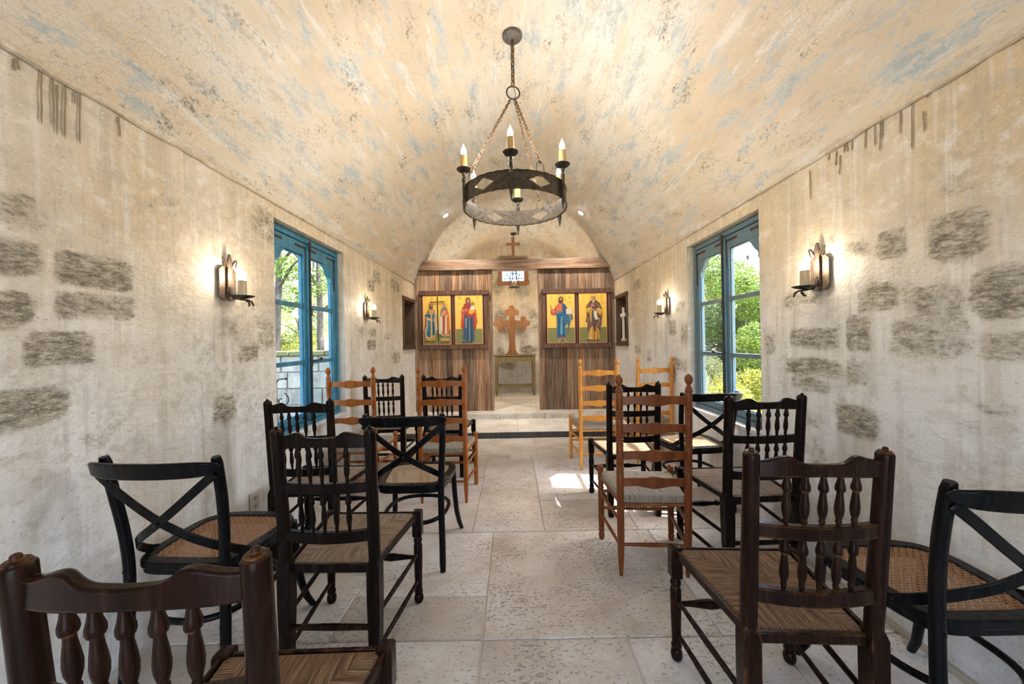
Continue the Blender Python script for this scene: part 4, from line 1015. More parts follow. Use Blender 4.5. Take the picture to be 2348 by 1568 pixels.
for z_ in (zr0, zr1):
    m.tube([V(((RB+.0015)*math.cos(a), (RB+.0015)*math.sin(a), z_+.0015*math.sin(a*36))) for a in np.linspace(0, 2*PI, 217)[:-1]], .0045 if z_ == zr0 else .0022, 6, closed=True)
m.build('rope_edge', CHANDIRON, bd)
CDL = [math.radians(60*k)+rot+PI/2 for k in range(6)]
for a in CDL:
    c, s = math.cos(a), math.sin(a); rr = RB+.013; x, y = rr*c, rr*s
    arm = MB()
    # square bar, twisted across the band, drawn to a spike below
    zs = np.linspace(2.245-czt, 2.14-czt, 25); vs = []; fs = []
    for i, z_ in enumerate(zs):
        tw = i*.52
        for j in range(4): an = tw+j*PI/2+PI/4; vs.append((x+.0125*math.cos(an), y+.0125*math.sin(an), z_))
    for i in range(len(zs)-1):
        for j in range(4): fs.append((i*4+j, i*4+(j+1) % 4, i*4+4+(j+1) % 4, i*4+4+j))
    fs += [(3, 2, 1, 0), tuple((len(zs)-1)*4+j for j in range(4))]
    arm.add(vs, fs)
    arm.lathe((x, y, 2.145-czt), (x, y, 2.045-czt), [(0, .009), (.12, .011), (.3, .013), (.5, .010), (1, .001)], 8)
    arm.lathe((x, y, 2.305-czt), (x, y, 2.24-czt), [(0, .008), (.15, .013), (.35, .012), (.5, .008), (.7, .014), (.85, .015), (1, .012)], 8)
    ar = arm.build('candle_bracket', CHANDIRON, ch, angle=25)
    cp = MB(); cp.lathe((x, y, 2.300-czt), (x, y, 2.322-czt), [(0, .012), (.25, .03), (.6, .042), (.9, .047), (1, .045)], 20); cp.build('drip_pan', IRON, ar)
    sl = MB(); sl.lathe((x, y, 2.318-czt), (x, y, 2.408-czt), [(0, .0225), (.05, .0225), (.5, .0215), (.97, .0205), (1, .017)], 16); so = sl.build('candle_sleeve', CANDLE, ar)
    b = MB(); b.lathe((x, y, 2.4085-czt), (x, y, 2.477-czt), [(0, .010), (.12, .0155), (.3, .0175), (.5, .0145), (.7, .008), (.88, .003), (1, .001)], 12); b.build('bulb', BULB, ar, label='glowing flame-shaped bulb')
for k in range(3):
    a = math.radians((56, 216, 296)[k]); c, s = math.cos(a), math.sin(a)
    m = MB(); chain(m, (.018*c, .018*s, zl-.045), (RB*c*.985, RB*s*.985, zr1+.055), .030, .0030, .5)
    m.tube([V((RB*c*.985+.026*math.cos(t)*-s, RB*s*.985+.026*math.cos(t)*c, zr1+.02+.045*math.sin(t))) for t in np.linspace(0, 2*PI, 21)[:-1]], .0035, 6, closed=True)
    m.build('suspension_chain', RUSTY, ch)

# ------------------------------------------------------------------ wall sconces
def make_sconce(label):
    """local: wall plane x = 0, room towards +x"""
    r = empty('wall_sconce', (0, 0, 0), 0, label, 'sconce', 'iron candle sconces on the side walls')
    m = MB(); w, h = .058, .175; nt = .018
    def octo(w, h): return [(-w+nt, 0), (w-nt, 0), (w-nt*.4, nt*.6), (w, nt), (w, h-nt), (w-nt*.5, h-nt*.6), (w-nt, h), (-w+nt, h), (-w+nt*.5, h-nt*.6), (-w, h-nt), (-w, nt), (-w+nt*.4, nt*.6)]
    m.prism(octo(w, h), lambda u, v: (.002, u, v), (.006, 0, 0))
    m.tube([V((.008, a, b)) for a, b in octo(w, h)], .003, 6, closed=True)
    m.build('backplate', IRONW, r, bevel=.001)
    m = MB()   # upright strap ending in a leaf bud with two curls
    m.sweep([(.012, 0, .02), (.018, 0, .06), (.018, 0, .15), (.018, 0, .19), (.020, 0, .205), (.018, 0, .245)], (0, 1, 0), .008, [.03, .03, .03, .024, .034, .008])
    for s in (-1, 1):
        pts = [V((.018+.004*t, s*(.008+.045*math.sin(t*2.2)*.9), .17+.045*math.sin(t*3.0)+.012*t)) for t in np.linspace(0, 1.1, 12)]
        m.sweep(pts, (1, 0, 0), .005, [.010-.006*k/11 for k in range(12)])
    m.tube([(.02, 0, .065), (.028, 0, .065)], .006, 8)
    m.build('leaf_strap', IRONW, r, bevel=.001)
    m = MB()
    m.sweep([(.020, 0, .07), (.024, 0, .03), (.045, 0, .006), (.08, 0, .0), (.115, 0, -.002), (.135, 0, -.012), (.145, 0, -.035)], (0, 1, 0), .007, [.018, .018, .018, .018, .016, .012, .006])
    m.sweep([(.10, 0, -.001), (.112, .012, -.012), (.108, .022, -.028), (.098, .026, -.032)], (0, 1, .3), .006, [.012, .012, .009, .005])
    ar = m.build('arm', IRON, r, bevel=.001)
    m = MB(); m.lathe((.085, 0, .004), (.085, 0, .022), [(0, .008), (.25, .03), (.6, .048), (.92, .058), (1, .056)], 20); m.build('drip_pan', IRON, ar)
    m = MB(); m.lathe((.085, 0, .016), (.085, 0, .105), [(0, .022), (.5, .021), (.97, .0205), (1, .016)], 16); m.build('candle_sleeve', SLEEVE, ar)
    m = MB(); m.lathe((.085, 0, .1055), (.085, 0, .160), [(0, .012), (.15, .019), (.45, .021), (.75, .015), (.92, .007), (1, .001)], 12); m.build('bulb', BULBS, ar, label='glowing bulb')
    return r
s0 = make_sconce('iron candle sconce on the left wall before the window')
s0.location = (XL+.006, 1.968, 1.495); s0.rotation_euler = (0, 0, 0)
for lab, x, y, z, rz in (('iron candle sconce on the left wall beyond the window, nearer the altar', XL+.006, 3.84, 1.497, 0), ('iron candle sconce on the right wall before the window', XR-.006, 1.90, 1.485, PI), ('iron candle sconce on the right wall beyond the window, nearer the altar', XR-.006, 3.785, 1.490, PI)):
    c = copy_tree(s0); c.location = (x, y, z); c.rotation_euler = (0, 0, rz); c['label'] = lab

# recessed downlights in the vault
for lab, sx in (('small round recessed spotlight left in the vault', -1), ('small round recessed spotlight right in the vault', 1)):
    x = XC+sx*.935; z = vz(x); nrm = V((XC-x, 0, ZCC-z)).normalized()
    o = empty('recessed_spotlight', (x, 5.02, z), 0, lab, 'ceiling light', 'recessed spotlights in the vault')
    m = MB(); m.lathe(nrm*.0, nrm*.016, [(0, .05), (.6, .05), (1, .042)], 24); m.build('trim_ring', M_plain('white_trim_ring', (.7, .68, .63), .5), o)
    m = MB(); m.lathe(nrm*.0165, nrm*.019, [(0, .036), (1, .036)], 20); m.build('lamp_lens', SPOT, o, label='glowing lens')

# ------------------------------------------------------------------ chairs
def rush_tri(m, A, B, C, across, zc, n=10, k=14, puff=.007, lip=.018, out=None):
    """one woven quarter of a rush seat, A-B on the rail, C the centre; across = 0 -> strands counted along x, 1 -> along y"""
    vs = []; rows = []
    for i in range(n+1):
        t = i/n; row = []
        for j in range(k+1):
            s_ = j/k
            p = V(A).lerp(V(B), s_).lerp(V(C), t)
            p.z = zc+puff*math.sin(PI*min(1, t*1.0))*(.4+.6*4*s_*(1-s_)) - .006*t
            row.append(len(vs)); vs.append(p)
        rows.append(row)
    if out is not None:      # rolled edge over the rail
        for d, dz in ((.006, -.006), (.008, -lip)):
            row = []
            for j in range(k+1):
                p = V(A).lerp(V(B), j/k)+V(out)*d; p.z = zc+dz; row.append(len(vs)); vs.append(p)
            rows.insert(0, row)
    fs = []; uvs = []
    def uvf(p): return (p.x, p.y+p.z) if across == 0 else (p.y, p.x+p.z)
    for i in range(len(rows)-1):
        for j in range(k):
            f = (rows[i][j], rows[i][j+1], rows[i+1][j+1], rows[i+1][j]); fs.append(f); uvs.append([uvf(vs[q]) for q in f])
    m.add(vs, fs, uvs=uvs)
def rush_seat(FL, FR, RR, RL, zc, lip=.018, out=.0):
    m = MB(); C = V((0, (FL[1]+RL[1])/2, zc))
    f = lambda p: (p[0], p[1], zc)
    rush_tri(m, f(FL), f(FR), C, 0, zc, lip=lip, out=(0, 1, 0)); rush_tri(m, f(RR), f(RL), C, 0, zc, lip=lip, out=(0, -1, 0))
    rush_tri(m, f(RL), f(FL), C, 1, zc, lip=lip, out=(-1, 0, 0)); rush_tri(m, f(FR), f(RR), C, 1, zc, lip=lip, out=(1, 0, 0))
    return m
SPP = [(0, .0062), (.05, .0062), (.08, .0085), (.10, .0088), (.13, .0068), (.17, .0085), (.26, .0118), (.36, .0128), (.48, .0112), (.62, .0086), (.70, .0080), (.705, .0118), (.74, .0134), (.80, .0130), (.88, .0098), (.95, .0080), (1, .0074)]
def make_spindle_chair(label, W, RU, SPS=.8):
    r = empty('spindle_back_chair', (0, 0, 0), 0, label, 'chair', 'rush-seated spindle back chairs')
    yb = lambda z: -.200-max(0, z-.44)*.075
    xb = lambda z: .166+max(0, z-.44)*.010
    bow = lambda x: .024*(1-min(1, (x/.16)**2))
    for s in (-1, 1):
        m = MB(); x0 = s*.166
        def sq(z, h, y): return [(x0-h, y-h, z), (x0+h, y-h, z), (x0+h, y+h, z), (x0-h, y+h, z)]
        vs = sq(0, .0175, -.205)+sq(.06, .0185, -.203)+sq(.30, .0235, -.200)+sq(.425, .0235, -.200)+sq(.452, .0155, -.201)
        m.add(vs, [(3, 2, 1, 0), (16, 17, 18, 19)]+[(i*4+j, i*4+(j+1) % 4, i*4+4+(j+1) % 4, i*4+4+j) for i in range(4) for j in range(4)])
        zs = [.43, .445, .46, .55, .70, .85, .925, .934, .9385, .9395, .9425, .9435, .9440, .951, .9535]; rs = [.019, .0215, .0215, .0222, .0215, .0205, .0203, .0203, .0180, .0155, .0155, .0140, .0068, .0064, .004]
        m.tube([(s*xb(z), yb(z), z) for z in zs], rs, 20)
        m.build('leg', W, r, bevel=.0025, angle=30)
    # crest with two humps, bowed
    xs = np.linspace(-.158, .158, 45)
    hump = lambda x: .018*math.exp(-((abs(x)-.084)/.021)**2) if abs(x) < .084 else .018*math.exp(-((abs(x)-.084)/.042)**2)
    m = MB(); m.rail(xs, lambda x: .878+.004*math.cos(x*18), lambda x: .918+hump(x)-.004*(1-min(1, (abs(x)/.15))), lambda x: yb(.905)-bow(x), .019)
    m.build('crest_rail', W, r, bevel=.004)
    for nm, za, zb_ in (('middle_rail', .710, .748), ('lower_rail', .526, .567)):
        m = MB(); m.rail(np.linspace(-.158, .158, 21), lambda x: za, lambda x: zb_, lambda x: yb(zb_)-bow(x), .022); m.build(nm, W, r, bevel=.003)
    for (za, zb_) in ((.566, .712), (.747, .882)):
        for k in range(-2, 3):
            x = k*.0435; b = bow(x)
            m = MB(); m.lathe((x, yb(za)-b, za), (x*1.01, yb(zb_)-b, zb_), [(t_, r_*SPS) for t_, r_ in SPP], 14); m.build('spindle', W, r, angle=50)
    FL, FR, RR, RL = (-.197, .192), (.197, .192), (.148, -.185), (-.148, -.185)
    rush_seat(FL, FR, RR, RL, .432).build('seat', RU, r, angle=60, fixn=False, label='woven rush seat')
    m = MB(); h, t = .026, .011
    m.sweep([(-.19, .203, .422), (.19, .203, .422)], (0, 0, 1), t, h); m.build('seat_rail', W, r, bevel=.003)
    m = MB(); m.sweep([(-.15, -.198, .415), (.15, -.198, .415)], (0, 0, 1), t*1.3, h*1.2); m.build('seat_rail', W, r, bevel=.003)
    for s in (-1, 1):
        m = MB(); m.sweep([(s*.166, -.185, .420), (s*.213, .19, .422)], (0, 0, 1), t, h); m.build('seat_rail', W, r, bevel=.003)
    for s in (-1, 1):
        m = MB(); x, y = s*.212, .205; b = .0215
        def sq(z, h): return [(x-h, y-h, z), (x+h, y-h, z), (x+h, y+h, z), (x-h, y+h, z)]
        vs = sq(.318, b*.8)+sq(.325, b)+sq(.432, b)+sq(.440, b*.86)+sq(.443, b*.5)
        m.add(vs, [(3, 2, 1, 0), (16, 17, 18, 19)]+[(i*4+j, i*4+(j+1) % 4, i*4+4+(j+1) % 4, i*4+4+j) for i in range(4) for j in range(4)])
        m.lathe((x, y, .325), (x, y, 0), [(0, .016), (.04, .014), (.06, .0195), (.09, .0205), (.12, .0165), (.16, .0205), (.45, .0195), (.78, .0165), (.80, .0165), (.82, .0195), (.845, .0195), (.865, .0155), (.89, .020), (.94, .0222), (.98, .020), (1, .016)], 18)
        m.build('leg', W, r, bevel=.002, angle=35)
        for z in (.235, .105):
            m = MB(); m.tube([(s*.168, -.20, z), (s*.19, 0, z), (s*.21, .20, z)], [.008, .0105, .008], 10); m.build('stretcher', W, r)
    m = MB(); m.tube([(-.165, -.20, .195), (0, -.20, .195), (.165, -.20, .195)], [.0095, .012, .0095], 10); m.build('stretcher', W, r)
    m = MB(); m.lathe((-.205, .205, .215), (.205, .205, .215), [(0, .009), (.1, .010), (.3, .0185), (.42, .013), (.47, .012), (.5, .017), (.53, .012), (.58, .013), (.7, .0185), (.9, .010), (1, .009)], 12); m.build('stretcher', W, r)
    return r
def make_ladder_chair(label, W, RU):
    r = empty('ladder_back_chair', (0, 0, 0), 0, label, 'chair', 'rush-seated ladder back chairs')
    yb = lambda z: -.190-max(0, z-.40)*.055
    SL = (.930, .785, .642, .500)
    for s in (-1, 1):
        p0, p1 = (s*.171, -.186, 0), (s*.175, yb(1.066)-.004, 1.066); pr = []
        def add(z, q): pr.append((z/1.066, q))
        add(0, .009); add(.012, .0105); add(.11, .0165); add(.2, .0185); add(.44, .0185)
        for zc in (.571, .713, .857):
            add(zc-.026, .0185)
            for k in (-1, 0, 1): add(zc+k*.015-.006, .0165); add(zc+k*.015-.003, .0200); add(zc+k*.015+.003, .0200); add(zc+k*.015+.006, .0165)
            add(zc+.026, .0185)
        add(.965, .0185); add(.972, .0165); add(.976, .0195); add(.982, .0195); add(.986, .0170); add(.996, .0150); add(1.003, .0100); add(1.010, .0095); add(1.015, .0130); add(1.026, .0190); add(1.040, .0205); add(1.053, .0170); add(1.062, .0090); add(1.066, .001)
        m = MB(); m.lathe(p0, p1, pr, 18); m.build('leg', W, r, angle=50)
    for zc in SL:
        xs = np.linspace(-.168, .168, 41)
        top = lambda x: zc+.019+.013*math.exp(-(x/.040)**2)-.004*math.exp(-((abs(x)-.10)/.03)**2)*0+.005*math.exp(-((abs(x)-.085)/.05)**2)
        bot = lambda x: zc-.024-.007*math.exp(-(x/.036)**2)+.006*math.exp(-((abs(x)-.095)/.035)**2)
        m = MB(); m.rail(xs, bot, top, lambda x: yb(zc)-.016*(1-(x/.168)**2), .010); m.build('slat', W, r, bevel=.003)
    FL, FR, RR, RL = (-.205, .172), (.205, .172), (.162, -.186), (-.162, -.186)
    rush_seat(FL, FR, RR, RL, .425, lip=.034).build('seat', RU, r, angle=60, fixn=False, label='woven rush seat')
    m = MB(); m.tube([(-.17, -.187, .378), (.17, -.187, .378)], .0095, 8); m.build('seat_rail', W, r)
    for s in (-1, 1):
        m = MB(); pr = []
        def add(z, q): pr.append((z/.465, q))
        add(0, .013); add(.012, .017); add(.035, .0185); add(.045, .014); add(.052, .018); add(.062, .018); add(.07, .0145); add(.078, .018); add(.15, .0185); add(.245, .0185)
        for zc in (.31, .335, .36): add(zc-.009, .0185); add(zc-.004, .0155); add(zc+.004, .0155); add(zc+.009, .0185)
        add(.42, .0185); add(.43, .0165); add(.44, .0195); add(.455, .0185); add(.463, .011); add(.465, .001)
        m.lathe((s*.212, .172, 0), (s*.212, .172, .465), pr, 16); m.build('leg', W, r, angle=50)
        for z in (.285, .155):
            m = MB(); m.tube([(s*.172, -.187, z), (s*.192, 0, z), (s*.211, .172, z)], [.0075, .0105, .0075], 10); m.build('stretcher', W, r)
        m = MB(); m.tube([(s*.172, -.187, .385), (s*.211, .172, .388)], .010, 8); m.build('seat_rail', W, r)
    m = MB(); m.tube([(-.21, .172, .388), (.21, .172, .388)], .010, 8); m.build('seat_rail', W, r)
    m = MB(); m.tube([(-.171, -.187, .165), (0, -.187, .165), (.171, -.187, .165)], [.008, .011, .008], 10); m.build('stretcher', W, r)
    for z in (.195, .30):
        m = MB(); pr = [(0, .008), (.12, .009), (.2, .014), (.3, .011)]
        for k in range(9): pr += [(.32+k*.04, .0105), (.335+k*.04, .0145), (.35+k*.04, .0105)]
        pr += [(.72, .011), (.8, .014), (.88, .009), (1, .008)]
        m.lathe((-.21, .172, z), (.21, .172, z), pr, 12); m.build('stretcher', W, r)
    return r
def seat_outline(off, n=64, e=3.1):
    pts = []
    for k in range(n):
        a = 2*PI*k/n; c, s = math.cos(a), math.sin(a)
        q = e if s > 0 else 5.5
        y = .207*math.copysign(abs(s)**(2/q), s); hw = .213+.023*(y/.2)
        pts.append(V((hw*math.copysign(abs(c)**(2/q), c), y, 0)))
    if off:
        out = []
        for k in range(n):
            t = (pts[(k+1) % n]-pts[k-1]).normalized(); nn = V((-t.y, t.x, 0)); out.append(pts[k]+nn*off)
        pts = out
    return pts
def make_bentwood_chair(label, W, CN):
    r = empty('bentwood_chair', (0, 0, 0), 0, label, 'chair', 'black bentwood cross back chairs')
    for s in (-1, 1):
        m = MB(); pts = [(.190, -.228, 0), (.187, -.214, .15), (.182, -.206, .32), (.182, -.206, .46), (.190, -.214, .58), (.200, -.231, .70), (.204, -.249, .80), (.205, -.262, .868)]
        # smooth the path
        P_ = [V((s*a, b, c)) for a, b, c in pts]; fine = []
        for i in range(len(P_)-1):
            for k in range(3): fine.append(P_[i].lerp(P_[i+1], k/3))
        fine.append(P_[-1])
        for it in range(2): fine = [fine[0]]+[(fine[i-1]+fine[i]*2+fine[i+1])/4 for i in range(1, len(fine)-1)]+[fine[-1]]
        m.tube(fine, [.0150]+[.0175]*(len(fine)-3)+[.0175, .0135], 14)
        for z in (.44, .25): m.lathe((s*.183, -.228 if z > .4 else -.232, z), (s*.183, -.222, z), [(0, .004), (.4, .006), (1, .006)], 8)
        m.build('leg', W, r, angle=50)
        m = MB(); m.tube([V((s*a, b, c)) for a, b, c in ((.190, .158, .440), (.192, .166, .34), (.196, .176, .24), (.203, .190, .14), (.214, .212, .06), (.226, .242, .0))], [.0165, .0165, .0165, .016, .015, .013], 14); m.build('leg', W, r, angle=50)
    m = MB(); xs = np.linspace(-.234, .234, 33); pts = []; hh = []; ups = []
    for x in xs:
        q = abs(x)/.234; pts.append((x, -.286-.052*(1-q*q)+(.010 if q > .93 else 0), .838+.004*(1-q))); hh.append(.056*math.sqrt(max(.06, 1-q**9))); ups.append((0, -.22, 1))
    m.sweep(pts, ups, [.006+.011*(1-abs(x)/.234*.4) for x in xs], hh); m.build('top_rail', W, r, bevel=.005, angle=60)
    for s, dy in ((1, 0), (-1, -.010)):
        m = MB(); P_ = [V((-s*.212, -.276+dy*.3, .812)), V((-s*.16, -.278+dy*.6, .768)), V((-s*.08, -.272+dy, .700)), V((0, -.263+dy, .638)), V((s*.08, -.246+dy*.8, .585)), V((s*.135, -.222, .548)), V((s*.168, -.190, .518)), V((s*.188, -.152, .488)), V((s*.197, -.118, .464)), V((s*.201, -.085, .450))]
        fine = []
        for i in range(len(P_)-1):
            for k in range(3): fine.append(P_[i].lerp(P_[i+1], k/3))
        fine.append(P_[-1])
        fine = [fine[0]]+[(fine[i-1]+fine[i]*2+fine[i+1])/4 for i in range(1, len(fine)-1)]+[fine[-1]]
        m.sweep(fine, (0, -.1, 1), .0085, .030)
        m.lathe(V((s*.198, -.105, .458)), V((s*.209, -.105, .458)), [(0, .006), (.6, .006), (1, .003)], 8)
        m.build('cross_strap', W, r, bevel=.003, angle=50)
    m = MB(); m.tube([(0, -.285, .638), (0, -.25, .638)], .005, 8); m.build('bolt', SCREW, r)
    O, I = seat_outline(0), seat_outline(.044); n = len(O); m = MB()
    for (za, zb_, A, B) in ((.437, .463, O, I), (.414, .4365, seat_outline(.008), seat_outline(.034))):
        vs = [p+V((0, 0, za)) for p in A]+[p+V((0, 0, zb_)) for p in A]+[p+V((0, 0, zb_)) for p in B]+[p+V((0, 0, za)) for p in B]; fs = []
        for i in range(n):
            j = (i+1) % n
            for q in range(4): fs.append((q*n+i, q*n+j, ((q+1) % 4)*n+j, ((q+1) % 4)*n+i))
        m.add(vs, fs)
    m.build('seat_frame', W, r, bevel=.004, angle=40)
    poly = seat_outline(.040); m = MB()
    def chord(p, d):
        ts = []
        for i in range(n):
            a, b = poly[i], poly[(i+1) % n]; e = b-a; den = d.x*e.y-d.y*e.x
            if abs(den) < 1e-9: continue
            w = a-p; t = (w.x*e.y-w.y*e.x)/den; u = (w.x*d.y-w.y*d.x)/den
            if 0 <= u < 1: ts.append(t)
        return (min(ts), max(ts)) if len(ts) >= 2 else None
    for ang, sp, wd, z in ((0, .0125, .0052, .4555), (90, .0125, .0052, .4565), (45, .0177, .0030, .4575), (135, .0177, .0030, .4583)):
        d = V((math.cos(math.radians(ang)), math.sin(math.radians(ang)), 0)); q = V((-d.y, d.x, 0))
        for k in range(-26, 27):
            p = q*(k*sp); c = chord(p, d)
            if c:
                a, b = p+d*c[0], p+d*c[1]
                m.box((a+b)/2+V((0, 0, z)), ((b-a).length, wd, .0010), rz=math.radians(ang))
    m.build('cane_seat', CN, r, smooth=False, fixn=False, label='woven cane seat panel')
    m = MB()
    pts = []
    for k in range(48):
        a = 2*PI*k/48; c, s = math.cos(a), math.sin(a); y = -.012+.188*math.copysign(abs(s)**(2/2.5), s); hw = .180+.006*(y/.2)
        pts.append(V((hw*math.copysign(abs(c)**(2/2.5), c), y, .248)))
    m.tube(pts, .0115, 10, closed=True); m.build('hoop_stretcher', W, r)
    return r

def place(proto, used, x, y, deg, label, sc=None):
    o = proto if not used else copy_tree(proto)
    o.location = (x, y, 0); o.rotation_euler = (0, 0, math.radians(deg)); o['label'] = label
    if sc: o.scale = sc
    return o
sp_d = make_spindle_chair('x', DARKW, RUSHT); sp_b = make_spindle_chair('x', BROWNW, RUSHB, .88)
place(sp_b, 0, -.563, .775, 1.5, 'brown spindle back chair nearest on the left, cropped by the bottom edge')
place(sp_d, 0, -.690, 1.565, -1, 'dark spindle back chair with tan rush seat in front of the cropped brown chair')
place(sp_d, 1, -1.18, 2.245, 0, 'dark spindle back chair standing just before the left window against the wall')
place(sp_d, 1, -1.23, 3.665, 3, 'dark spindle back chair by the left wall, ahead of the honey ladder back')
place(sp_d, 1, -.645, 3.60, -3, 'dark spindle back chair directly ahead of the left aisle ladder back')
place(sp_d, 1, .835, 2.785, 0, 'dark spindle back chair with sunlit seat behind the russet ladder back')
place(sp_d, 1, 1.255, 2.075, 1, 'dark spindle back chair by the right wall, before the window', (1.08, 1.02, 1.01))
place(sp_b, 1, .818, 1.212, -3, 'brown spindle back chair nearest on the right, with brown rush seat')
la_o = make_ladder_chair('x', ORANGEW, RUSHG); la_g = make_ladder_chair('x', GOLDW, RUSHG); la_r = make_ladder_chair('x', REDW, RUSHG)
place(la_o, 0, -1.275, 3.095, 0, 'honey orange ladder back chair by the left window')
place(la_o, 1, -.553, 3.03, 0, 'honey orange ladder back chair on the left side of the aisle')
place(la_g, 0, .805, 3.69, 0, 'golden ladder back chair on the right side of the aisle near the step')
place(la_g, 1, 1.385, 3.86, 5, 'golden ladder back chair by the right wall beyond the window')
place(la_r, 0, .735, 2.11, -4, 'russet ladder back chair on the right side of the aisle')
be_b = make_bentwood_chair('x', BLACKW, CANE); be_p = make_bentwood_chair('x', BLACKW, CANEP)
place(be_b, 0, -1.222, 1.535, -3, 'black bentwood cross back chair at the left wall, nearest the camera')
place(be_p, 0, -.592, 2.222, 0, 'black bentwood cross back chair on the left aisle side, with pale cane seat')
place(be_p, 1, 1.345, 2.82, 6, 'black bentwood cross back chair under the right window')
place(be_b, 1, 1.325, 1.205, 0, 'black bentwood cross back chair at the right wall, cropped by the frame')

# ------------------------------------------------------------------ the garden outside
GRASS = NT('garden_ground')
_g = GRASS.n('NewGeometry').outputs['Position']
GRASS = GRASS.fin(GRASS.ramp(GRASS.noise(_g, 3, 6, .7), (.3, (.09, .12, .03)), (.5, (.24, .25, .09)), (.7, (.42, .38, .24))), .9)
m = MB(); m.b2(-30, 30, -14, 34, -.35, -.16); o = m.build('ground', GRASS); tag(o, kind='structure')
m = MB(); m.b2(-6, 6, -9, Y0-.3, -.2, -.03); tag(m.build('path', M_plain('bounce_gravel', (.42, .41, .38), .9)), kind='structure')  # unseen pale ground added outside the doorway to bounce light indoors
rng = np.random.RandomState(11)
def leaves(name, clumps, n, size, mat, parent=None, flat=.5):
    """one mesh of n small folded leaves scattered through ellipsoid clumps (x, y, z, rx, ry, rz)"""
    c = np.array(clumps, dtype=float); w = (c[:, 3]*c[:, 4]*c[:, 5])**.67; idx = rng.choice(len(c), n, p=w/w.sum())
    d = rng.normal(size=(n, 3)); d /= np.linalg.norm(d, axis=1)[:, None]; rad = rng.uniform(.35, 1, n)**.5
    pos = c[idx, :3]+d*rad[:, None]*c[idx, 3:]
    a = rng.normal(size=(n, 3)); a[:, 2] *= flat; a /= np.linalg.norm(a, axis=1)[:, None]
    b = np.cross(a, rng.normal(size=(n, 3))); b /= np.linalg.norm(b, axis=1)[:, None]
    s = size*rng.uniform(.6, 1.3, n)[:, None]; nn = np.cross(a, b)
    v = np.stack([pos-a*s, pos+b*s*.42+nn*s*.12, pos+a*s, pos-b*s*.42+nn*s*.12], 1).reshape(-1, 3)
    f = []; i = np.arange(n)*4
    f = np.concatenate([np.stack([i, i+1, i+2], 1), np.stack([i, i+2, i+3], 1)]).tolist()
    me = bpy.data.meshes.new(name); me.from_pydata(v.tolist(), [], f); me.materials.append(mat)
    at = me.attributes.new('tone', 'FLOAT', 'POINT'); at.data.foreach_set('value', np.repeat(rng.rand(n), 4).astype(np.float32))
    o = bpy.data.objects.new(name, me); COL.objects.link(o)
    if parent: o.parent = parent
    return o
LF_BRIGHT = M_leaf('bright_leaf', [(.05, .10, .012), (.10, .19, .022), (.19, .30, .045), (.34, .42, .10)])
LF_DARK = M_leaf('deep_leaf', [(.018, .045, .010), (.04, .09, .018), (.085, .16, .03), (.18, .27, .07)])
LF_PALE = M_leaf('pale_leaf', [(.36, .44, .17), (.50, .58, .28), (.62, .68, .40), (.70, .74, .52)])
LF_YEL = M_leaf('yellow_green_leaf', [(.10, .15, .02), (.24, .28, .035), (.40, .38, .05), (.54, .46, .09)])
LF_SAGE = M_leaf('sage_leaf', [(.20, .25, .10), (.32, .38, .17), (.44, .48, .26), (.52, .46, .30)])
FLOWER = M_leaf('pink_petal', [(.55, .07, .09), (.65, .12, .15), (.75, .25, .25)])
BARK = M_wood('grey_bark', (.025, .021, .018), (.075, .067, .058), (.16, .147, .13), .85, 5, None, (1, 1, 6))
def tree(label, x, y, h, tr, clumps, n, size, mat, group, lean=.0, kind='tree'):
    r = empty('tree' if kind == 'tree' else kind, (x, y, -.16), 0, label, 'tree' if kind == 'tree' else 'shrub', group)
    m = MB(); pts = []; q = random.Random(int(x*100+y))
    for k in range(11): pts.append(V((lean*k/10*h+q.uniform(-.02, .02)*h*.3, q.uniform(-.02, .02)*h*.3, h*k/10)))
    m.tube(pts, [tr*(1.25-.9*k/10) for k in range(11)], 10)
    for k in range(5):
        b = pts[4+k]; a = q.uniform(0, 2*PI); L = h*q.uniform(.18, .3)
        m.tube([b, b+V((math.cos(a)*L*.5, math.sin(a)*L*.5, L*.35)), b+V((math.cos(a)*L, math.sin(a)*L, L*.55))], [tr*.4, tr*.28, tr*.12], 7)
    m.build('trunk', BARK, r, angle=60)
    leaves('crown', [(a, b, c+.16, e, f, g) for a, b, c, e, f, g in clumps], n, size, mat, r)
    return r
def rclumps(n, R, z0, z1, rr, seed):
    q = random.Random(seed); return [(q.uniform(-R, R), q.uniform(-R, R), q.uniform(z0, z1), rr*q.uniform(.7, 1.3), rr*q.uniform(.7, 1.3), rr*q.uniform(.6, 1.)) for k in range(n)]
G = 'garden trees outside the windows'
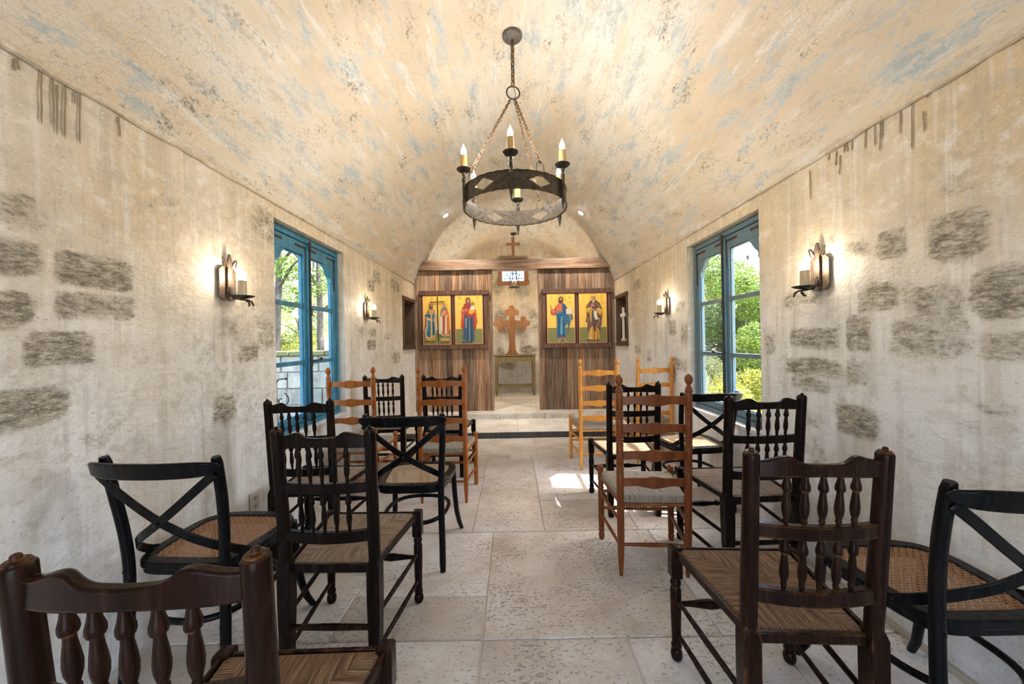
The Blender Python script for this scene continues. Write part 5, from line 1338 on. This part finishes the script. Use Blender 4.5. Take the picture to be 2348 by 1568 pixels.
# right hand side, seen through the right window
tree('bright green leafy tree outside the right window', 4.9, 7.0, 3.0, .07, rclumps(20, 1.0, .9, 2.65, .40, 1), 34000, .030, LF_BRIGHT, G)
tree('deep green tree behind, left part of the right window', 5.2, 9.2, 3.0, .08, rclumps(20, 1.1, .6, 2.2, .45, 2), 26000, .036, LF_DARK, G)
tree('deep green tree low beside the bright tree outside', 6.3, 9.0, 2.6, .08, rclumps(18, 1.1, .3, 1.9, .45, 4), 22000, .036, LF_DARK, G)
tree('pale distant tree showing high in the right window', 7.0, 13.0, 5.0, .10, rclumps(14, 1.8, 1.6, 3.6, .5, 3), 6000, .045, LF_PALE, G)
tree('dark distant tree behind the garden shrubs', 9.0, 14.0, 4.5, .12, rclumps(18, 2.2, .4, 2.6, .7, 6), 16000, .055, LF_DARK, G)
def shrub(label, x, y, R, h, n, size, mat, group, flowers=0, name='garden_shrub', seed=0):
    cl = rclumps(9, R*.6, h*.25-.16, h*.75-.16, R*.42, seed+int(x*10))
    r = empty(name, (x, y, -.16), 0, label, 'shrub', group)
    leaves('foliage', [(a, b, c+.16, e, f, g) for a, b, c, e, f, g in cl], n, size, mat, r)
    m = MB(); q = random.Random(seed)
    for k in range(6):
        a = q.uniform(0, 6.28); m.tube([(0, 0, 0), (math.cos(a)*R*.2, math.sin(a)*R*.2, h*.35), (math.cos(a)*R*.5, math.sin(a)*R*.5, h*.7)], [.012, .009, .005], 6)
    m.build('stem', BARK, r)
    if flowers: leaves('blossoms', [(a, b, c+.2, e, f, g) for a, b, c, e, f, g in cl], flowers, size*.9, FLOWER, r)
    return r
GS = 'low garden shrubs outside the right window'
for k, (x, y, R, h, n, sz, mt, fl, lab) in enumerate((
    (3.1, 5.2, .55, .75, 7000, .024, LF_YEL, 60, 'yellow green shrub with a few pink flowers nearest the right window'),
    (3.9, 6.3, .65, .85, 7500, .025, LF_YEL, 0, 'yellow green shrub behind the flowering one outside'),
    (3.0, 6.2, .6, .95, 7000, .025, LF_SAGE, 0, 'grey green bushy shrub outside the right window'),
    (3.5, 7.6, .8, 1.15, 7500, .027, LF_SAGE, 0, 'tall sage green shrub below the trees outside the right window'),
    (4.3, 8.2, .8, 1.1, 7500, .027, LF_SAGE, 0, 'wide sage green shrub below the deep green tree'),
    (4.9, 5.7, .6, .9, 6500, .025, LF_YEL, 50, 'yellow green shrub with pink blossoms further out'),
    (2.6, 4.6, .45, .45, 4500, .021, LF_YEL, 0, 'small low yellow shrub close under the right window'),
    (3.4, 9.6, .9, 1.3, 7000, .03, LF_DARK, 0, 'dark shrub at the far left of the right window view'))):
    shrub(lab, x, y, R, h, n, sz, mt, GS, fl, seed=k)
# left hand side
LIME = NT('dry_limestone_blocks'); _p = LIME.n('NewGeometry').outputs['Position']
LIME = LIME.fin(LIME.mix(1., LIME.ramp(LIME.noise(_p, 6, 6, .7), (.3, (.20, .19, .165)), (.55, (.34, .33, .30)), (.75, (.44, .43, .40))), LIME.ramp(LIME.attr('tone'), (0, .7), (1, 1.05)), 'MULTIPLY'), .85)
MOSS = M_plain('mossy_coping', (.11, .12, .055), .9)
gw = empty('garden_wall', (-5.4, 6.9, -.16), 0, 'low wall of pale limestone blocks with mossy coping outside the left window', 'stone wall')
m = MB(); tones = []; q = random.Random(8)
for row in range(4):
    x = -4.2+q.uniform(-.2, .2)
    while x < 3.6:
        w = q.uniform(.35, .75); k0 = len(m.v); h = 1.2/4
        m.box((x+w/2, q.uniform(-.012, .012), h*row+h/2), (w-.018, .34, h-.016)); tones += [q.random()]*8; x += w
k0 = len(m.v); m.b2(-4.2, 3.7, -.14, .14, 0, 1.19); tones += [.2]*8
o = m.build('blocks', LIME, gw, bevel=.012); add_attr(o, 'tone', tones)
m = MB(); x = -4.2
while x < 3.6:
    w = q.uniform(.6, 1.1); m.box((x+w/2, q.uniform(-.01, .01), 1.245+q.uniform(-.006, .006)), (w-.01, .44, .09)); x += w
m.build('coping', MOSS, gw, bevel=.015)
tree('slim grey tree trunk nearest beyond the garden wall, left', -5.0, 7.75, 5.2, .085, rclumps(12, 1.1, 2.0, 4.6, .36, 7), 6000, .04, LF_BRIGHT, G, lean=.02)
tree('slim grey tree trunk beyond the garden wall, right', -4.35, 8.3, 5.4, .075, rclumps(12, 1.1, 2.2, 4.8, .36, 8), 5500, .04, LF_PALE, G, lean=-.015)
tree('pale sunlit tree further behind the garden wall', -6.2, 11.5, 5.0, .09, rclumps(14, 1.8, .8, 3.8, .55, 9), 15000, .045, LF_PALE, G)
tree('second pale sunlit tree behind the garden wall', -8.0, 12.5, 5.0, .09, rclumps(14, 1.8, .6, 3.6, .55, 10), 15000, .045, LF_PALE, G)
tree('yellow green young tree close behind the garden wall', -5.6, 9.6, 2.4, .04, rclumps(12, 1.2, .8, 1.9, .4, 12), 10000, .034, LF_YEL, G)
tree('mid green tree far off behind the pale trees', -10.5, 17, 6.0, .14, rclumps(16, 2.8, 1.0, 5.0, .9, 13), 13000, .065, LF_PALE, G)
hk = empty('garden_hook', (-2.125, 3.28, -.22), 0, 'curled iron hook on a stake outside the left window', 'hook')
m = MB(); m.tube([(0, 0, 0), (0, 0, 1.13), (.02, .0, 1.16), (.085, 0, 1.165)], .007, 8); m.ball((.09, 0, 1.165), .012); m.build('stake', IRON, hk)
m = MB(); m.tube([V((.02+.055*t/6*math.cos(t)+.03, 0, .97+.055*t/6*math.sin(t))) for t in np.linspace(1.5, 7.5, 26)], .006, 8); m.tube([(0, 0, .99), (.04, 0, .925)], .006, 8); m.build('curl', IRON, hk)

# ------------------------------------------------------------------ light
w = bpy.data.worlds.new('sky'); S.world = w; w.use_nodes = True; nt = w.node_tree
sky = nt.nodes.new('ShaderNodeTexSky'); sky.sky_type = 'NISHITA'; sky.sun_disc = False; sky.sun_elevation = math.radians(50); sky.sun_rotation = math.radians(85); sky.air_density = 1.0; sky.dust_density = 2.5; sky.altitude = 100
bg = nt.nodes['Background']; nt.links.new(sky.outputs[0], bg.inputs[0]); bg.inputs[1].default_value = SKY_STRENGTH = .85
sl = bpy.data.lights.new('sun', 'SUN'); sl.energy = 8.0; sl.angle = math.radians(.6); sl.color = (1., .95, .86)
so = bpy.data.objects.new('sun', sl); COL.objects.link(so); so.location = (8, 0, 10)
so.rotation_euler = V((-1, .13, -1.39)).to_track_quat('-Z', 'Y').to_euler()

def spot(name, loc, to, watts, deg, col, r=.04):
    l = bpy.data.lights.new(name, 'SPOT'); l.energy = watts; l.spot_size = math.radians(deg); l.spot_blend = .7; l.color = col; l.shadow_soft_size = r
    o = bpy.data.objects.new(name, l); COL.objects.link(o); o.location = loc; o.rotation_euler = (V(to)-V(loc)).to_track_quat('-Z', 'Y').to_euler()
for sx in (-1, 1):
    x = XC+sx*.935; n_ = V((XC-x, 0, ZCC-vz(x))).normalized(); p = V((x, 5.02, vz(x)))+n_*.03
    spot('downlight_lamp', p, (XC+sx*.75, 5.75, 1.6), 60, 100, (1., .90, .76))
for sx in (-1, 1):      # unseen fill lights without fixtures, added behind the screen to brighten the apse
    l = bpy.data.lights.new('apse_fill', 'POINT'); l.energy = 12; l.color = (1., .85, .64); l.shadow_soft_size = .07
    o = bpy.data.objects.new('apse_fill', l); COL.objects.link(o); o.location = (XC+sx*.58, 6.55, 1.80)
# ------------------------------------------------------------------ camera
cd = bpy.data.cameras.new('camera'); cd.sensor_width = 36; cd.lens = 36*FPX/2348; cd.shift_x = -2/2348; cd.shift_y = -3/2348; cd.clip_start = .02; cd.clip_end = 200
cam = bpy.data.objects.new('camera', cd); COL.objects.link(cam)
cam.matrix_world = Matrix.Translation((0, 0, HC)) @ Matrix.Rotation(PI/2, 4, 'X') @ Matrix.Rotation(-ROLL, 4, 'Z')
S.camera = cam
S.view_settings.view_transform = 'Standard'; S.view_settings.look = 'None'; S.view_settings.exposure = 1.15; S.view_settings.gamma = 1.0; S.view_settings.use_curve_mapping = False
S.cycles.use_denoising = True; S.cycles.max_bounces = 7; S.cycles.diffuse_bounces = 5; S.cycles.glossy_bounces = 2; S.cycles.transmission_bounces = 3; S.cycles.adaptive_threshold = .025; S.cycles.transparent_max_bounces = 12; S.cycles.sample_clamp_indirect = 6.0; S.cycles.caustics_reflective = False; S.cycles.caustics_refractive = False
